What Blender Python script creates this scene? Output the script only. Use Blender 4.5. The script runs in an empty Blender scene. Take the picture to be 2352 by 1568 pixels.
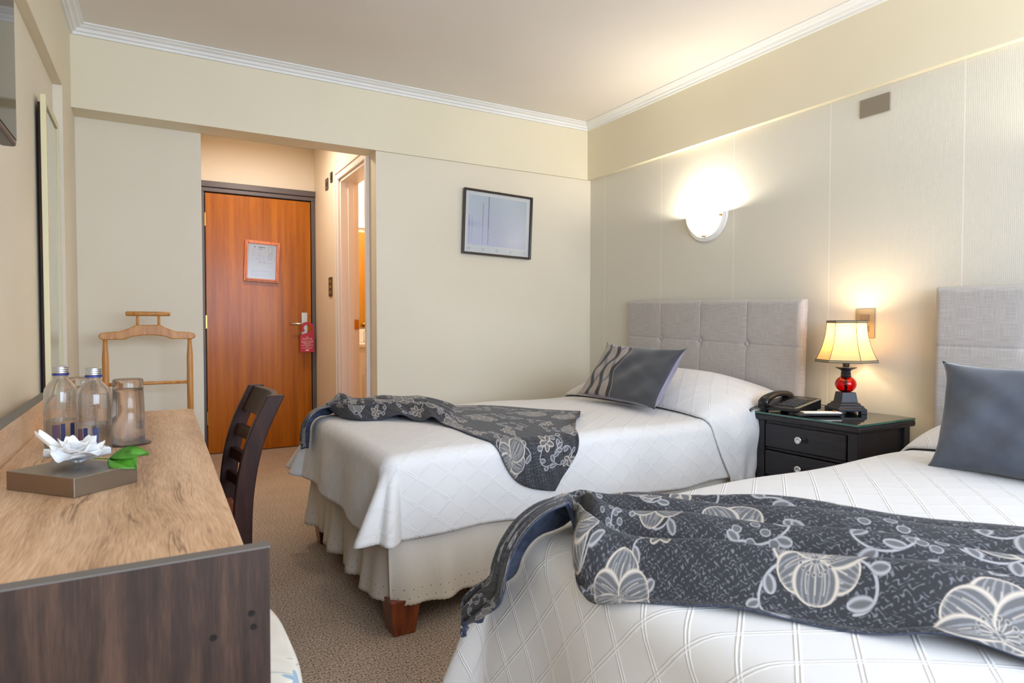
import bpy, bmesh, math, random
import numpy as np
from mathutils import Vector, Matrix
R_ = math.radians
PI = math.pi
sc = bpy.context.scene
C = sc.collection

# ---------------------------------------------------------------- camera
cd = bpy.data.cameras.new('camera')
cam = bpy.data.objects.new('camera', cd)
C.objects.link(cam)
cam.location = (0, 0, 1.0)
cam.rotation_euler = (R_(90 - 1.54), 0, R_(-30))
cd.sensor_width = 36
cd.lens = 1450 / 2352 * 36
cd.clip_start = 0.02
cd.dof.use_dof = True
cd.dof.focus_distance = 2.5
cd.dof.aperture_fstop = 6.5
sc.camera = cam

# ---------------------------------------------------------------- world, daylight, exposure
w = bpy.data.worlds.new('world')
sc.world = w
w.use_nodes = True
w.node_tree.nodes['Background'].inputs[0].default_value = (0.62, 0.76, 1.0, 1)
w.node_tree.nodes['Background'].inputs[1].default_value = 1.2

def lamp(name, kind, loc, energy, color, rot=(0, 0, 0), **kw):
    d = bpy.data.lights.new(name, kind)
    d.energy = energy
    d.color = color
    for k, v in kw.items():
        setattr(d, k, v)
    o = bpy.data.objects.new(name, d)
    C.objects.link(o)
    o.location = loc
    o.rotation_euler = rot
    return o

WY = -1.35          # window wall behind the camera
# daylight entering through the window
lamp('window_daylight', 'AREA', (1.25, WY - 0.16, 1.45), 84, (0.67, 0.80, 1.0), (R_(90), 0, 0),
     shape='RECTANGLE', size=2.8, size_y=1.3)
sc.view_settings.view_transform = 'Standard'
sc.view_settings.look = 'None'
sc.view_settings.exposure = 0.70
sc.view_settings.gamma = 1
sc.view_settings.use_curve_mapping = False
sc.cycles.use_denoising = True
sc.cycles.max_bounces = 10
sc.cycles.diffuse_bounces = 5
sc.cycles.transmission_bounces = 12
sc.cycles.caustics_reflective = False
sc.cycles.sample_clamp_indirect = 6

# ---------------------------------------------------------------- materials
def lin(c):
    return tuple((x / 12.92 if x <= .04045 else ((x + .055) / 1.055) ** 2.4) for x in (v / 255 for v in c)) + (1,)

class NT:
    def __init__(s, m):
        s.t = m.node_tree
        s.b = s.t.nodes['Principled BSDF']
    def n(s, kind, **kw):
        nd = s.t.nodes.new(kind)
        for k, v in kw.items():
            if k.startswith('i_'):
                nd.inputs[int(k[2:])].default_value = v
            else:
                setattr(nd, k, v)
        return nd
    def l(s, a, ao, b, bi):
        s.t.links.new(a.outputs[ao], b.inputs[bi])
    def m(s, op, a, b=None, c=None):
        nd = s.n('ShaderNodeMath', operation=op)
        for i, v in enumerate((a, b, c)):
            if v is None: continue
            if isinstance(v, (int, float)): nd.inputs[i].default_value = v
            else: s.t.links.new(v, nd.inputs[i])
        return nd.outputs[0]
    def bump(s, height, strength=.3, dist=.002):
        bp = s.n('ShaderNodeBump')
        bp.inputs['Strength'].default_value = strength
        bp.inputs['Distance'].default_value = dist
        s.t.links.new(height, bp.inputs['Height'])
        s.l(bp, 0, s.b, 'Normal')
        return bp
    def ramp(s, fac, stops):
        r = s.n('ShaderNodeValToRGB')
        e = r.color_ramp.elements
        while len(e) < len(stops): e.new(.5)
        for i, (p, c) in enumerate(stops):
            e[i].position = p
            e[i].color = c
        s.t.links.new(fac, r.inputs[0])
        return r
    def noise(s, scale=(1, 1, 1), sc_=1, detail=3, coord='Object', rot=(0, 0, 0)):
        tc = s.n('ShaderNodeTexCoord')
        mp = s.n('ShaderNodeMapping')
        mp.inputs['Scale'].default_value = scale
        mp.inputs['Rotation'].default_value = rot
        s.l(tc, coord, mp, 0)
        nz = s.n('ShaderNodeTexNoise')
        nz.inputs['Scale'].default_value = sc_
        nz.inputs['Detail'].default_value = detail
        s.l(mp, 0, nz, 'Vector')
        return nz

MATS = {}
def mat(name, col, rough=.5, metal=0, **kw):
    m = bpy.data.materials.new(name)
    m.use_nodes = True
    b = m.node_tree.nodes['Principled BSDF']
    b.inputs['Base Color'].default_value = lin(col)
    b.inputs['Roughness'].default_value = rough
    b.inputs['Metallic'].default_value = metal
    for k, v in kw.items():
        b.inputs[k.replace('_', ' ')].default_value = v
    MATS[name] = m
    return m

def mixvar(m, c1, c2, scale, sc_=1, detail=3, lo=.35, hi=.65, bump=0, dist=.002, coord='Object', rot=(0, 0, 0)):
    t = NT(m)
    nz = t.noise(scale, sc_, detail, coord, rot)
    r = t.ramp(nz.outputs[0], [(lo, lin(c1)), (hi, lin(c2))])
    t.l(r, 0, t.b, 'Base Color')
    if bump: t.bump(nz.outputs[0], bump, dist)
    return t

WALLC = (216, 212, 202)
M_wall = mat('wall_paint', WALLC, .62)
mixvar(M_wall, (222, 211, 189), (228, 218, 197), (1, 1, 1), 1.3, 2)
M_beam = mat('beam_paint', (228, 220, 196), .55)
mixvar(M_beam, (224, 213, 185), (229, 219, 192), (1, 1, 1), 1.1, 2)
M_ceil = mat('ceiling_paint', (226, 216, 203), .8)
mixvar(M_ceil, (230, 222, 213), (235, 228, 219), (1, 1, 1), .9, 2)
M_white = mat('white_moulding', (232, 230, 226), .5)
mixvar(M_white, (230, 228, 223), (235, 233, 229), (1, 1, 1), 3, 2)
M_bath = mat('bathroom_wall', (236, 226, 212), .5)
M_cas = mat('casing_paint', (234, 222, 212), .4)

# ribbed wallpaper with pale seams every 57 cm
M_wp = mat('ribbed_wallpaper', (224, 216, 198), .6)
t = NT(M_wp)
tc = t.n('ShaderNodeTexCoord')
sx = t.n('ShaderNodeSeparateXYZ')
t.l(tc, 'Object', sx, 0)
yy = sx.outputs[1]
rib = t.m('SINE', t.m('MULTIPLY', yy, 2 * PI / .0062))
nz = t.noise((1, 60, 3), 8, 2)
hgt = t.m('ADD', t.m('MULTIPLY', rib, .35), nz.outputs[0])
fr = t.m('FRACT', t.m('DIVIDE', t.m('SUBTRACT', yy, 3.573 - .57 * 20), .57))
seam = t.m('LESS_THAN', t.m('ABSOLUTE', t.m('SUBTRACT', fr, .5)), .4955)   # 1 everywhere but on a seam
cr = t.ramp(seam, [(0, lin((232, 227, 214))), (1, lin((217, 211, 196)))])
t.l(cr, 0, t.b, 'Base Color')
t.bump(t.m('ADD', hgt, t.m('MULTIPLY', seam, -3)), .18, .0012)

# carpet
M_carpet = mat('carpet', (160, 134, 112), .95)
t = NT(M_carpet)
n1 = t.noise((1, 1, 1), 170, 3)
n2 = t.noise((1, 1, 1), 5, 3)
r1 = t.ramp(n1.outputs[0], [(.36, lin((92, 70, 54))), (.47, lin((176, 150, 126))), (.66, lin((222, 200, 174)))])
mx = t.n('ShaderNodeMix', data_type='RGBA', blend_type='MULTIPLY')
r2 = t.ramp(n2.outputs[0], [(.3, (.88, .86, .84, 1)), (.7, (1, 1, 1, 1))])
mx.inputs[0].default_value = 1
t.l(r1, 0, mx, 6); t.l(r2, 0, mx, 7)
t.t.links.new(mx.outputs[2], t.b.inputs['Base Color'])
t.bump(n1.outputs[0], 1, .008)
M_carpet.node_tree.nodes['Principled BSDF'].inputs['Sheen Weight'].default_value = .2

def woodmat(name, c1, c2, c3, scale, rough=.35, sc_=1.0, bump=.05, coat=0, lo=.3, hi=.7, coord='Object'):
    m = mat(name, c2, rough)
    t = NT(m)
    a = t.noise(scale, 2.2 * sc_, 6, coord)
    b = t.noise(tuple(v * 7 for v in scale), 3 * sc_, 3, coord)
    f = t.m('ADD', t.m('MULTIPLY', a.outputs[0], .72), t.m('MULTIPLY', b.outputs[0], .28))
    r = t.ramp(f, [(lo, lin(c1)), (.5, lin(c2)), (hi, lin(c3))])
    t.l(r, 0, t.b, 'Base Color')
    if bump: t.bump(b.outputs[0], bump, .001)
    t.b.inputs['Coat Weight'].default_value = coat
    t.b.inputs['Coat Roughness'].default_value = .16
    return m

M_door = woodmat('varnished_door_wood', (138, 72, 0), (166, 92, 0), (186, 110, 2), (9, 9, .35), .32, 1.6, .02, .12, .3, .72)
M_frame = mat('dark_grey_door_frame', (88, 80, 80), .4)
M_orange = woodmat('orange_frame_wood', (160, 76, 26), (196, 108, 52), (214, 134, 76), (20, 20, 3), .35, 2)
M_valet = woodmat('valet_beech', (172, 108, 48), (198, 136, 70), (214, 156, 90), (12, 12, 2), .4, 2)
M_dark = woodmat('dark_chair_wood', (30, 14, 10), (46, 22, 14), (64, 34, 22), (14, 14, 1.4), .45, 2, .02, 0)
M_seatw = woodmat('reddish_seat_wood', (110, 52, 30), (150, 82, 52), (170, 100, 66), (3, 14, 3), .3, 2, .02, .4)
M_leg = woodmat('red_leg_wood', (78, 30, 12), (118, 52, 22), (150, 74, 34), (14, 14, 1.5), .35, 2, .02, .3)
M_ebony = woodmat('ebony_nightstand', (22, 20, 24), (32, 29, 34), (44, 40, 44), (3, 2, 30), .38, 2, .04)
M_panel = woodmat('shade_darkened_oak', (30, 18, 12), (54, 35, 25), (84, 59, 44), (14, 14, 1.1), .55, 1.3, .05, 0, .34, .70)  # desk panels: oak with the shade on it put into a darker colour
M_edge = mat('grey_edge_band', (104, 98, 94), .5)

# light oak desktop, grain along Y with sparse dark cracks
def oakmat(name, c0, c1, c2, c3):
    m = mat(name, c2, .42)
    t = NT(m)
    tc = t.n('ShaderNodeTexCoord')
    dn = t.noise((1, .5, 1), 5, 2)
    sepd = t.n('ShaderNodeVectorMath', operation='MULTIPLY_ADD')
    t.l(dn, 1, sepd, 0); sepd.inputs[1].default_value = (.05, .05, .05); t.l(tc, 'Object', sepd, 2)
    def nz(scale, k, det):
        mp = t.n('ShaderNodeMapping'); mp.inputs['Scale'].default_value = scale
        t.l(sepd, 0, mp, 0)
        a = t.n('ShaderNodeTexNoise'); a.inputs['Scale'].default_value = k; a.inputs['Detail'].default_value = det
        t.l(mp, 0, a, 'Vector'); return a
    a = nz((12, .9, 12), 1.1, 7); b = nz((150, 8, 150), 2, 3); c_ = nz((26, 1.5, 26), 1.3, 2); d_ = nz((2, 1.2, 2), 1.5, 2)
    f = t.m('ADD', t.m('MULTIPLY', a.outputs[0], .68), t.m('MULTIPLY', b.outputs[0], .32))
    r = t.ramp(f, [(.36, lin(c0)), (.46, lin(c1)), (.54, lin(c2)), (.63, lin(c3))])
    crk = t.ramp(t.m('ADD', t.m('ABSOLUTE', t.m('SUBTRACT', c_.outputs[0], .37)), t.m('MULTIPLY', t.m('MAXIMUM', t.m('SUBTRACT', d_.outputs[0], .52), 0), .5)),
                 [(0, (.34, .28, .24, 1)), (.024, (1, 1, 1, 1))])
    mx = t.n('ShaderNodeMix', data_type='RGBA', blend_type='MULTIPLY')
    mx.inputs[0].default_value = .85
    t.l(r, 0, mx, 6); t.l(crk, 0, mx, 7)
    t.t.links.new(mx.outputs[2], t.b.inputs['Base Color'])
    t.bump(b.outputs[0], .05, .001)
    return m
M_oak = oakmat('light_oak', (158, 120, 88), (196, 156, 120), (216, 178, 142), (230, 198, 164))

for m_ in (M_dark, M_door): m_.node_tree.nodes['Principled BSDF'].inputs['Specular IOR Level'].default_value = .22 if m_ is M_dark else .25
# fabrics
M_linen = mat('grey_linen', (176, 168, 162), .9)
t = NT(M_linen)
h1 = t.noise((1, 14, 620), 1, 2, 'Object')
h2 = t.noise((1, 620, 14), 1, 2, 'Object')
f = t.m('ADD', t.m('MULTIPLY', h1.outputs[0], .5), t.m('MULTIPLY', h2.outputs[0], .5))
r = t.ramp(f, [(.36, lin((164, 158, 154))), (.5, lin((182, 176, 172))), (.64, lin((198, 192, 187)))])
t.l(r, 0, t.b, 'Base Color')
t.bump(f, .25, .0015)
t.b.inputs['Sheen Weight'].default_value = .15
M_seamd = mat('linen_seam', (126, 120, 116), .9)

def velvet(name, c1, c2):
    m = mat(name, c1, .85)
    mixvar(m, c1, c2, (1, 1, 1), 9, 3, .35, .65, .15, .003)
    m.node_tree.nodes['Principled BSDF'].inputs['Sheen Weight'].default_value = .35
    m.node_tree.nodes['Principled BSDF'].inputs['Sheen Roughness'].default_value = .4
    return m
M_vel = velvet('charcoal_velvet', (62, 64, 70), (74, 76, 82))
M_velb = velvet('slate_blue_velvet', (76, 81, 92), (92, 98, 110))
M_gus = velvet('lavender_grey_velvet', (128, 122, 140), (140, 134, 150))

# embossed bedspread: pairs of raised cords crossing in diamonds (UV in metres)
def quilt(name, c):
    m = mat(name, c, .75)
    t = NT(m)
    uv = t.n('ShaderNodeUVMap')
    sp = t.n('ShaderNodeSeparateXYZ')
    t.l(uv, 0, sp, 0)
    U = t.m('DIVIDE', sp.outputs[0], .114)
    V = t.m('DIVIDE', sp.outputs[1], .088)
    def cords(x):
        d = t.m('SUBTRACT', t.m('FRACT', x), .5)
        a = t.m('ABSOLUTE', d)
        # three fine cords at 0 and +-.05
        k = t.m('ABSOLUTE', t.m('SUBTRACT', a, .040))
        return t.m('SMOOTH_MIN', t.m('MAXIMUM', t.m('SUBTRACT', 1, t.m('DIVIDE', k, .030)), 0), .8, .2)
    A = cords(t.m('ADD', U, V))
    B = cords(t.m('SUBTRACT', U, V))
    cm = t.ramp(t.m('MAXIMUM', A, B), [(0, lin(c)), (.7, lin(tuple(min(255, v + 16) for v in c)))])
    t.l(cm, 0, t.b, 'Base Color')
    w_ = t.noise((260, 260, 1), 1, 2, 'UV')
    h = t.m('ADD', t.m('MAXIMUM', A, B), t.m('MULTIPLY', w_.outputs[0], .18))
    t.bump(h, .6, .0028)
    t.b.inputs['Sheen Weight'].default_value = .1
    return m
M_quilt = quilt('white_embossed_cotton', (216, 213, 211))

M_skirt = mat('cream_skirt_cotton', (224, 216, 204), .85)
t = NT(M_skirt)
uv = t.n('ShaderNodeUVMap'); sp = t.n('ShaderNodeSeparateXYZ'); t.l(uv, 0, sp, 0)
U, V = sp.outputs[0], sp.outputs[1]
def eyelets(v0, off):
    du = t.m('MULTIPLY', t.m('SUBTRACT', t.m('FRACT', t.m('ADD', t.m('DIVIDE', U, .03), off)), .5), .03)
    dv = t.m('SUBTRACT', V, v0)
    return t.m('SQRT', t.m('ADD', t.m('MULTIPLY', du, du), t.m('MULTIPLY', dv, dv)))
d = t.m('MINIMUM', eyelets(.028, 0), eyelets(.055, .5))
r = t.ramp(d, [(0, lin((90, 78, 66))), (.0018, lin((90, 78, 66))), (.0026, lin((222, 214, 202))), (.006, lin((212, 204, 192)))])
r.color_ramp.interpolation = 'LINEAR'
t.l(r, 0, t.b, 'Base Color')
ba = t.m('LESS_THAN', t.m('ABSOLUTE', t.m('SUBTRACT', V, .105)), .009)
nzk = t.noise((90, 12, 1), 1, 3, 'UV')
t.bump(t.m('ADD', t.m('ADD', nzk.outputs[0], ba), t.m('MULTIPLY', t.m('LESS_THAN', d, .004), .6)), .35, .003)

M_blue = mat('denim_blue_backing', (56, 64, 84), .9)
mixvar(M_blue, (48, 55, 74), (68, 77, 98), (1, 1, 1), 60, 3, .35, .65, .2, .001)

def metal(name, c, rough, **kw): return mat(name, c, rough, 1, **kw)
M_steel = metal('brushed_steel', (190, 184, 176), .32)
M_box = metal('satin_metal_box', (150, 142, 132), .36)
t = NT(M_box); nz = t.noise((2, 2, 120), 3, 2); t.bump(nz.outputs[0], .05, .0005)
M_chrome = metal('chrome', (220, 220, 220), .12)
M_brass = metal('brass', (196, 152, 74), .25)
M_alu = metal('aluminium_cap', (205, 206, 210), .28)
M_black = mat('black_plastic', (20, 20, 22), .3)
M_blackm = mat('black_lamp_metal', (30, 30, 38), .4)
M_key = mat('key_grey', (70, 70, 74), .35)
M_lcd = mat('display_grey', (54, 54, 52), .2)
M_remote = mat('remote_white', (222, 220, 216), .4)
M_redb = mat('orange_key', (214, 84, 44), .4)
M_screen = mat('tv_screen', (14, 14, 14), .08, 0, IOR=1.35)
M_tv = mat('tv_bezel', (44, 42, 42), .3)
M_red = mat('hang_tag_red', (176, 14, 38), .4)
M_pap = mat('paper_white', (236, 234, 230), .5)
M_ink = mat('print_grey', (120, 116, 116), .6)
M_inkl = mat('pale_print', (170, 172, 168), .6)
M_txtw = mat('tag_print_white', (236, 206, 206), .6)
M_picf = mat('dark_brown_frame', (52, 34, 28), .25)
M_plate = mat('bronze_switch_plate', (158, 146, 126), .38, .35)
M_plate2 = mat('grey_blank_plate', (136, 124, 106), .4)
M_plated = mat('dark_switch', (66, 52, 42), .35)
M_navy = mat('navy_label', (34, 44, 92), .5)
M_blue2 = mat('blue_cap_ring', (36, 52, 130), .4)
M_lilac = mat('lilac_label', (96, 74, 92), .5)
M_petal = mat('white_petal', (246, 243, 240), .5, Subsurface_Weight=.15)
M_leaf = mat('green_leaf', (60, 122, 30), .35)
mixvar(M_leaf, (44, 100, 22), (78, 142, 40), (1, 1, 1), 40, 2)
M_mirror = metal('mirror_silver', (226, 230, 222), .01)
M_cream = mat('cream_mirror_frame', (224, 214, 172), .35)
M_coaster = mat('dark_coaster', (52, 28, 24), .3)
M_ceramic = mat('white_ceramic', (240, 236, 228), .15)
M_switchl = mat('socket_insert', (122, 108, 90), .4)
M_winf = mat('white_window_frame', (230, 230, 230), .4)
M_liq = mat('floral_stub', (230, 225, 214), .8)

def glass(name, col, rough=0, ior=1.45):
    m = mat(name, col, rough)
    b = m.node_tree.nodes['Principled BSDF']
    b.inputs['Transmission Weight'].default_value = 1
    b.inputs['IOR'].default_value = ior
    return m
def thin(name, glassy, rough=0.0, tint=(252, 252, 252), ior=1.45):
    '''part refracting, part straight-through: light passes as in thin glassware'''
    m = bpy.data.materials.new(name); m.use_nodes = True
    n = m.node_tree; n.nodes.clear()
    o = n.nodes.new('ShaderNodeOutputMaterial'); mx = n.nodes.new('ShaderNodeMixShader')
    tr = n.nodes.new('ShaderNodeBsdfTransparent'); tr.inputs[0].default_value = lin(tint)
    if glassy:
        g = n.nodes.new('ShaderNodeBsdfGlass'); g.inputs['IOR'].default_value = ior; g.inputs[0].default_value = lin(tint)
        mx.inputs[0].default_value = glassy
    else:
        g = n.nodes.new('ShaderNodeBsdfGlossy'); g.inputs['Roughness'].default_value = rough
        fz = n.nodes.new('ShaderNodeFresnel'); fz.inputs[0].default_value = ior
        n.links.new(fz.outputs[0], mx.inputs[0])
    n.links.new(tr.outputs[0], mx.inputs[1]); n.links.new(g.outputs[0], mx.inputs[2]); n.links.new(mx.outputs[0], o.inputs[0])
    return m
M_glass = thin('clear_glass', .82)
M_tglass = mat('glass_over_black', (12, 15, 14), .05, IOR=1.42)
M_tedge = mat('green_glass_edge', (40, 96, 78), .1, Coat_Weight=1.0)
M_water = thin('water', .8, 0, (250, 252, 252), 1.33)
M_redg = glass('red_glass', (226, 18, 10), .02)
M_pglass = thin('picture_glass', 0, .20)
M_paneg = glass('window_glass', (255, 255, 255), 0, 1.1)

def emis(m, col, strength):
    b = m.node_tree.nodes['Principled BSDF']
    b.inputs['Emission Color'].default_value = lin(col)
    b.inputs['Emission Strength'].default_value = strength
M_bulb = mat('lit_bulb', (255, 240, 210), .5); emis(M_bulb, (255, 226, 170), 18)
M_bowl = mat('lit_opal_glass', (255, 252, 240), .3); emis(M_bowl, (255, 246, 218), 1.15)
M_tube = mat('lit_bathroom_tube', (255, 250, 230), .3); emis(M_tube, (255, 240, 205), 3)

# lampshade: thin fabric that lets light through
M_shade = bpy.data.materials.new('lamp_shade_silk'); M_shade.use_nodes = True
nt = M_shade.node_tree; nt.nodes.clear()
o_ = nt.nodes.new('ShaderNodeOutputMaterial'); ms = nt.nodes.new('ShaderNodeMixShader')
df = nt.nodes.new('ShaderNodeBsdfDiffuse'); tr = nt.nodes.new('ShaderNodeBsdfTranslucent')
df.inputs[0].default_value = lin((206, 188, 152)); tr.inputs[0].default_value = lin((232, 192, 124))
ms.inputs[0].default_value = .26
nt.links.new(df.outputs[0], ms.inputs[1]); nt.links.new(tr.outputs[0], ms.inputs[2]); nt.links.new(ms.outputs[0], o_.inputs[0])
M_trimd = mat('shade_piping', (84, 72, 52), .7)
M_trimb = mat('shade_braid', (150, 138, 110), .7)

# ---------------------------------------------------------------- raster patterns computed here
def blank(h, w_, col):
    a = np.zeros((h, w_, 3), np.float32); a[:] = col
    return a
def to_img(name, arr):
    h, w_ = arr.shape[:2]
    im = bpy.data.images.new(name, w_, h)
    out = np.ones((h, w_, 4), np.float32); out[..., :3] = np.clip(arr, 0, 1)
    im.pixels.foreach_set(out.ravel()); im.update(); im.pack()
    return im
def tex_mat(name, im, rough=.8, bumpk=0, sheen=0, coat=0):
    m = mat(name, (200, 200, 200), rough)
    t = NT(m)
    uv = t.n('ShaderNodeUVMap'); ti = t.n('ShaderNodeTexImage'); ti.image = im; ti.extension = 'REPEAT'
    t.l(uv, 0, ti, 0); t.l(ti, 0, t.b, 'Base Color')
    if bumpk: t.bump(ti.outputs[0], bumpk, .0015)
    t.b.inputs['Sheen Weight'].default_value = sheen
    t.b.inputs['Coat Weight'].default_value = coat
    return m

def floral(seed, W, H, ppm):
    rnd = random.Random(seed)
    w_, h = int(W * ppm), int(H * ppm)
    yy, xx = np.mgrid[0:h, 0:w_].astype(np.float32)
    X, Y = xx / ppm, yy / ppm
    # crinkled ground: short wavy pale threads on charcoal
    ph = 1.6 * np.sin(X * 470 + 1.3 * np.sin(Y * 310)) + 1.4 * np.sin(X * 133 - Y * 197)
    f = np.sin(Y * 900 + ph * 1.7)
    g = np.sin(X * 390 + 2.4 * np.sin(Y * 430 + X * 50)) + .6 * np.sin(X * 91 + Y * 123)
    worm = np.clip((f - .45) * 4, 0, 1) * np.clip(g + .6, 0, 1)
    base = np.array([.15, .15, .165], np.float32)
    a = blank(h, w_, base)
    a += worm[..., None] * np.array([.27, .27, .28], np.float32)
    LITE = np.array([.74, .69, .63], np.float32); MID = np.array([.36, .355, .36], np.float32); GR = np.array([.62, .61, .62], np.float32)
    def win(cx, cy, r):
        x0, x1 = int(max(0, (cx - r) * ppm)), int(min(w_, (cx + r) * ppm)); y0, y1 = int(max(0, (cy - r) * ppm)), int(min(h, (cy + r) * ppm))
        return (slice(y0, y1), slice(x0, x1)) if x1 > x0 and y1 > y0 else None
    def put(sl, mask, col):
        a[sl] = a[sl] * (1 - mask[..., None]) + col * mask[..., None]
    def petal(cx, cy, ang, L, B, line=LITE, streak=True):
        mx_, my_ = cx + math.cos(ang) * L * .5, cy + math.sin(ang) * L * .5
        sl = win(mx_, my_, L * .8)
        if sl is None: return
        dx, dy = X[sl] - cx, Y[sl] - cy
        u = (dx * math.cos(ang) + dy * math.sin(ang)) / L
        v = (-dx * math.sin(ang) + dy * math.cos(ang)) / B
        wd = np.sqrt(np.clip(u, 0, 1)) * np.sqrt(np.clip(1 - u, 0, 1)) * 1.15 + .02
        q = np.abs(v) / wd
        inside = (u > 0) & (u < 1)
        edge = 1 - q
        fill = np.clip(edge * 12, 0, 1) * inside
        fc = MID[None, None] + (np.sin(v * 34 / (.3 + wd) + u * 3)[..., None] > .55) * .14 * streak
        a[sl] = a[sl] * (1 - fill[..., None]) + fc * fill[..., None]
        tw = .0030 / B
        ol = np.clip(1.2 - np.abs(np.abs(v) - wd + tw) / tw, 0, 1) * inside
        tip = np.clip((u - .90) * 12, 0, 1) * fill
        put(sl, np.clip(ol + tip * .7, 0, 1), line)
        if streak:
            for k in (-.4, 0, .4):
                s_ = np.clip(1.1 - np.abs(v - k * wd) / (tw * .45), 0, 1) * inside * (u > .3) * (u < .75)
                put(sl, s_ * .8, line)
    def disc(cx, cy, r, col, ring=None):
        sl = win(cx, cy, r * 1.2)
        if sl is None: return
        d_ = np.hypot(X[sl] - cx, Y[sl] - cy)
        put(sl, np.clip((r - d_) * ppm * .7, 0, 1), col)
        if ring is not None: put(sl, np.clip(1.2 - np.abs(d_ - r * .85) / (r * .16), 0, 1), ring)
    def stroke(pts, wd, col):
        for (x, y) in pts:
            sl = win(x, y, wd * 1.6)
            if sl is None: continue
            put(sl, np.clip((wd - np.hypot(X[sl] - x, Y[sl] - y)) * ppm * .8, 0, 1), col)
    def vine(cx, cy, ang, L, curl):
        pts = []; x, y, an = cx, cy, ang
        n = int(L / .0012)
        for i in range(n):
            x += math.cos(an) * .0012; y += math.sin(an) * .0012; an += curl * .0012 * (1 + 1.8 * i / n)
            pts.append((x, y))
            if i % 30 == 22:
                s_ = 1 if (i // 30) % 2 else -1
                LB.append((x, y, an + s_ * .9))
        stroke(pts, .0022, GR)
    spots = []
    n = int(W * H / .021)
    tries = 0
    while len(spots) < n and tries < 9000:
        tries += 1
        p = (rnd.uniform(0, W), rnd.uniform(.02, H - .02))
        if all(math.hypot(p[0] - q[0], p[1] - q[1]) > .112 for q in spots): spots.append(p)
    LB = []
    for i, (x, y) in enumerate(spots):
        a0 = rnd.uniform(0, 6.28)
        for k in range(2): vine(x, y, a0 + k * 2.6, rnd.uniform(.10, .16), rnd.choice((-1, 1)) * rnd.uniform(10, 20))
    for (x, y, an) in LB: petal(x, y, an, rnd.uniform(.020, .03), .016, GR, False)
    for i, (x, y) in enumerate(spots):
        a0 = rnd.uniform(0, 6.28)
        if i % 5 in (0, 2):
            L = rnd.uniform(.058, .072)
            order = [0, 3, 1, 4, 2, 5]
            for k in order: petal(x, y, a0 + k * 1.05 + rnd.uniform(-.1, .1), L * rnd.uniform(.8, 1.08), L * .80)
            for k in range(16):
                an = k * .393 + a0
                stroke([(x + math.cos(an) * q, y + math.sin(an) * q) for q in np.arange(.006, .017, .0012)], .0011, LITE)
                disc(x + math.cos(an) * .018, y + math.sin(an) * .018, .0026, MID, LITE)
        elif i % 5 == 4:
            for k in range(8):
                q = .010 + .013 * (k % 3)
                disc(x + math.cos(k * 2.4) * q, y + math.sin(k * 2.4) * q, .0078, MID, GR)
        else:
            for k in range(5): petal(x, y, a0 + k * 1.2566, rnd.uniform(.028, .034), .019, LITE, False)
            disc(x, y, .004, base * .6, LITE)
    return a

im1 = to_img('jacquard_a', floral(3, 1.7, .7, 1150))
M_flor = tex_mat('floral_jacquard_a', im1, .85, .35, .1)
im2 = to_img('jacquard_b', floral(11, 1.7, .7, 1450))
M_flor2 = tex_mat('floral_jacquard_b', im2, .85, .35, .1)

# cushion: wavy black cords on taupe at one end, plain velvet for the rest
h, w_ = 420, 700
yy, xx = np.mgrid[0:h, 0:w_].astype(np.float32); U = xx / w_; V = yy / h
ca = blank(h, w_, (.60, .55, .51))
wv = .034 * np.sin(V * 2 * PI * 1.5 + .6)
ca[np.abs(U - .17 + wv * 1.2) < .022] = (.42, .41, .45); ca[np.abs(U - .31 + wv * 1.2) < .022] = (.42, .41, .45)
ca += (.035 * np.sin(U * 900) * np.sin(V * 40))[..., None]
for c0 in (.105, .245, .385):
    m_ = np.clip((.025 - np.abs(U - c0 - wv)) * 300, 0, 1)[..., None]
    ca = ca * (1 - m_) + np.array([.02, .02, .022]) * m_
plain = np.clip((U - .415 - wv * 1.0) * 400, 0, 1)[..., None]
vn = (np.sin(U * 23 + np.sin(V * 17) * 2) * .012)[..., None]
ca = ca * (1 - plain) + (np.array([.225, .23, .25]) + vn) * plain
M_cush = tex_mat('striped_cushion_velvet', to_img('cushion_stripe', ca), .85, .15, .3)

# poster: plain misty blue field with a few posts
h, w_ = 500, 620
yy, xx = np.mgrid[0:h, 0:w_].astype(np.float32); U = xx / w_; V = yy / h
rs = np.random.RandomState(4)
pa = blank(h, w_, (.80, .84, .87)) + ((1 - V)[..., None]) * np.array([.04, .00, .04]) + (np.sin(U * 9 + 2 * V) * .012)[..., None]
pa += (rs.rand(h // 4 + 1, w_ // 4 + 1).repeat(4, 0).repeat(4, 1)[:h, :w_, None] - .5) * .03
for (c0, top, bot, wd, dk) in ((.34, 1, .02, .010, .20), (.245, .86, .02, .007, .20), (.07, .55, .05, .006, .13), (.02, .60, .0, .008, .12), (.19, .55, .1, .003, .07)):
    m_ = np.clip((wd - np.abs(U - c0 - .004 * np.sin(V * 60) * (V < .35))) * 180, 0, 1) * (V < top) * (V > bot)
    pa -= m_[..., None] * np.array([dk, dk * 1.2, dk * .7]) * 1.3 * (1 - .4 * (V < .35))[..., None]
bank = np.clip(1 - np.abs(V - .42) * 12, 0, 1) * np.clip(1 - U * 3.2, 0, 1)
pa -= bank[..., None] * np.array([.07, .08, .04])
M_post = tex_mat('misty_print', to_img('misty_print', pa), .5)

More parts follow.
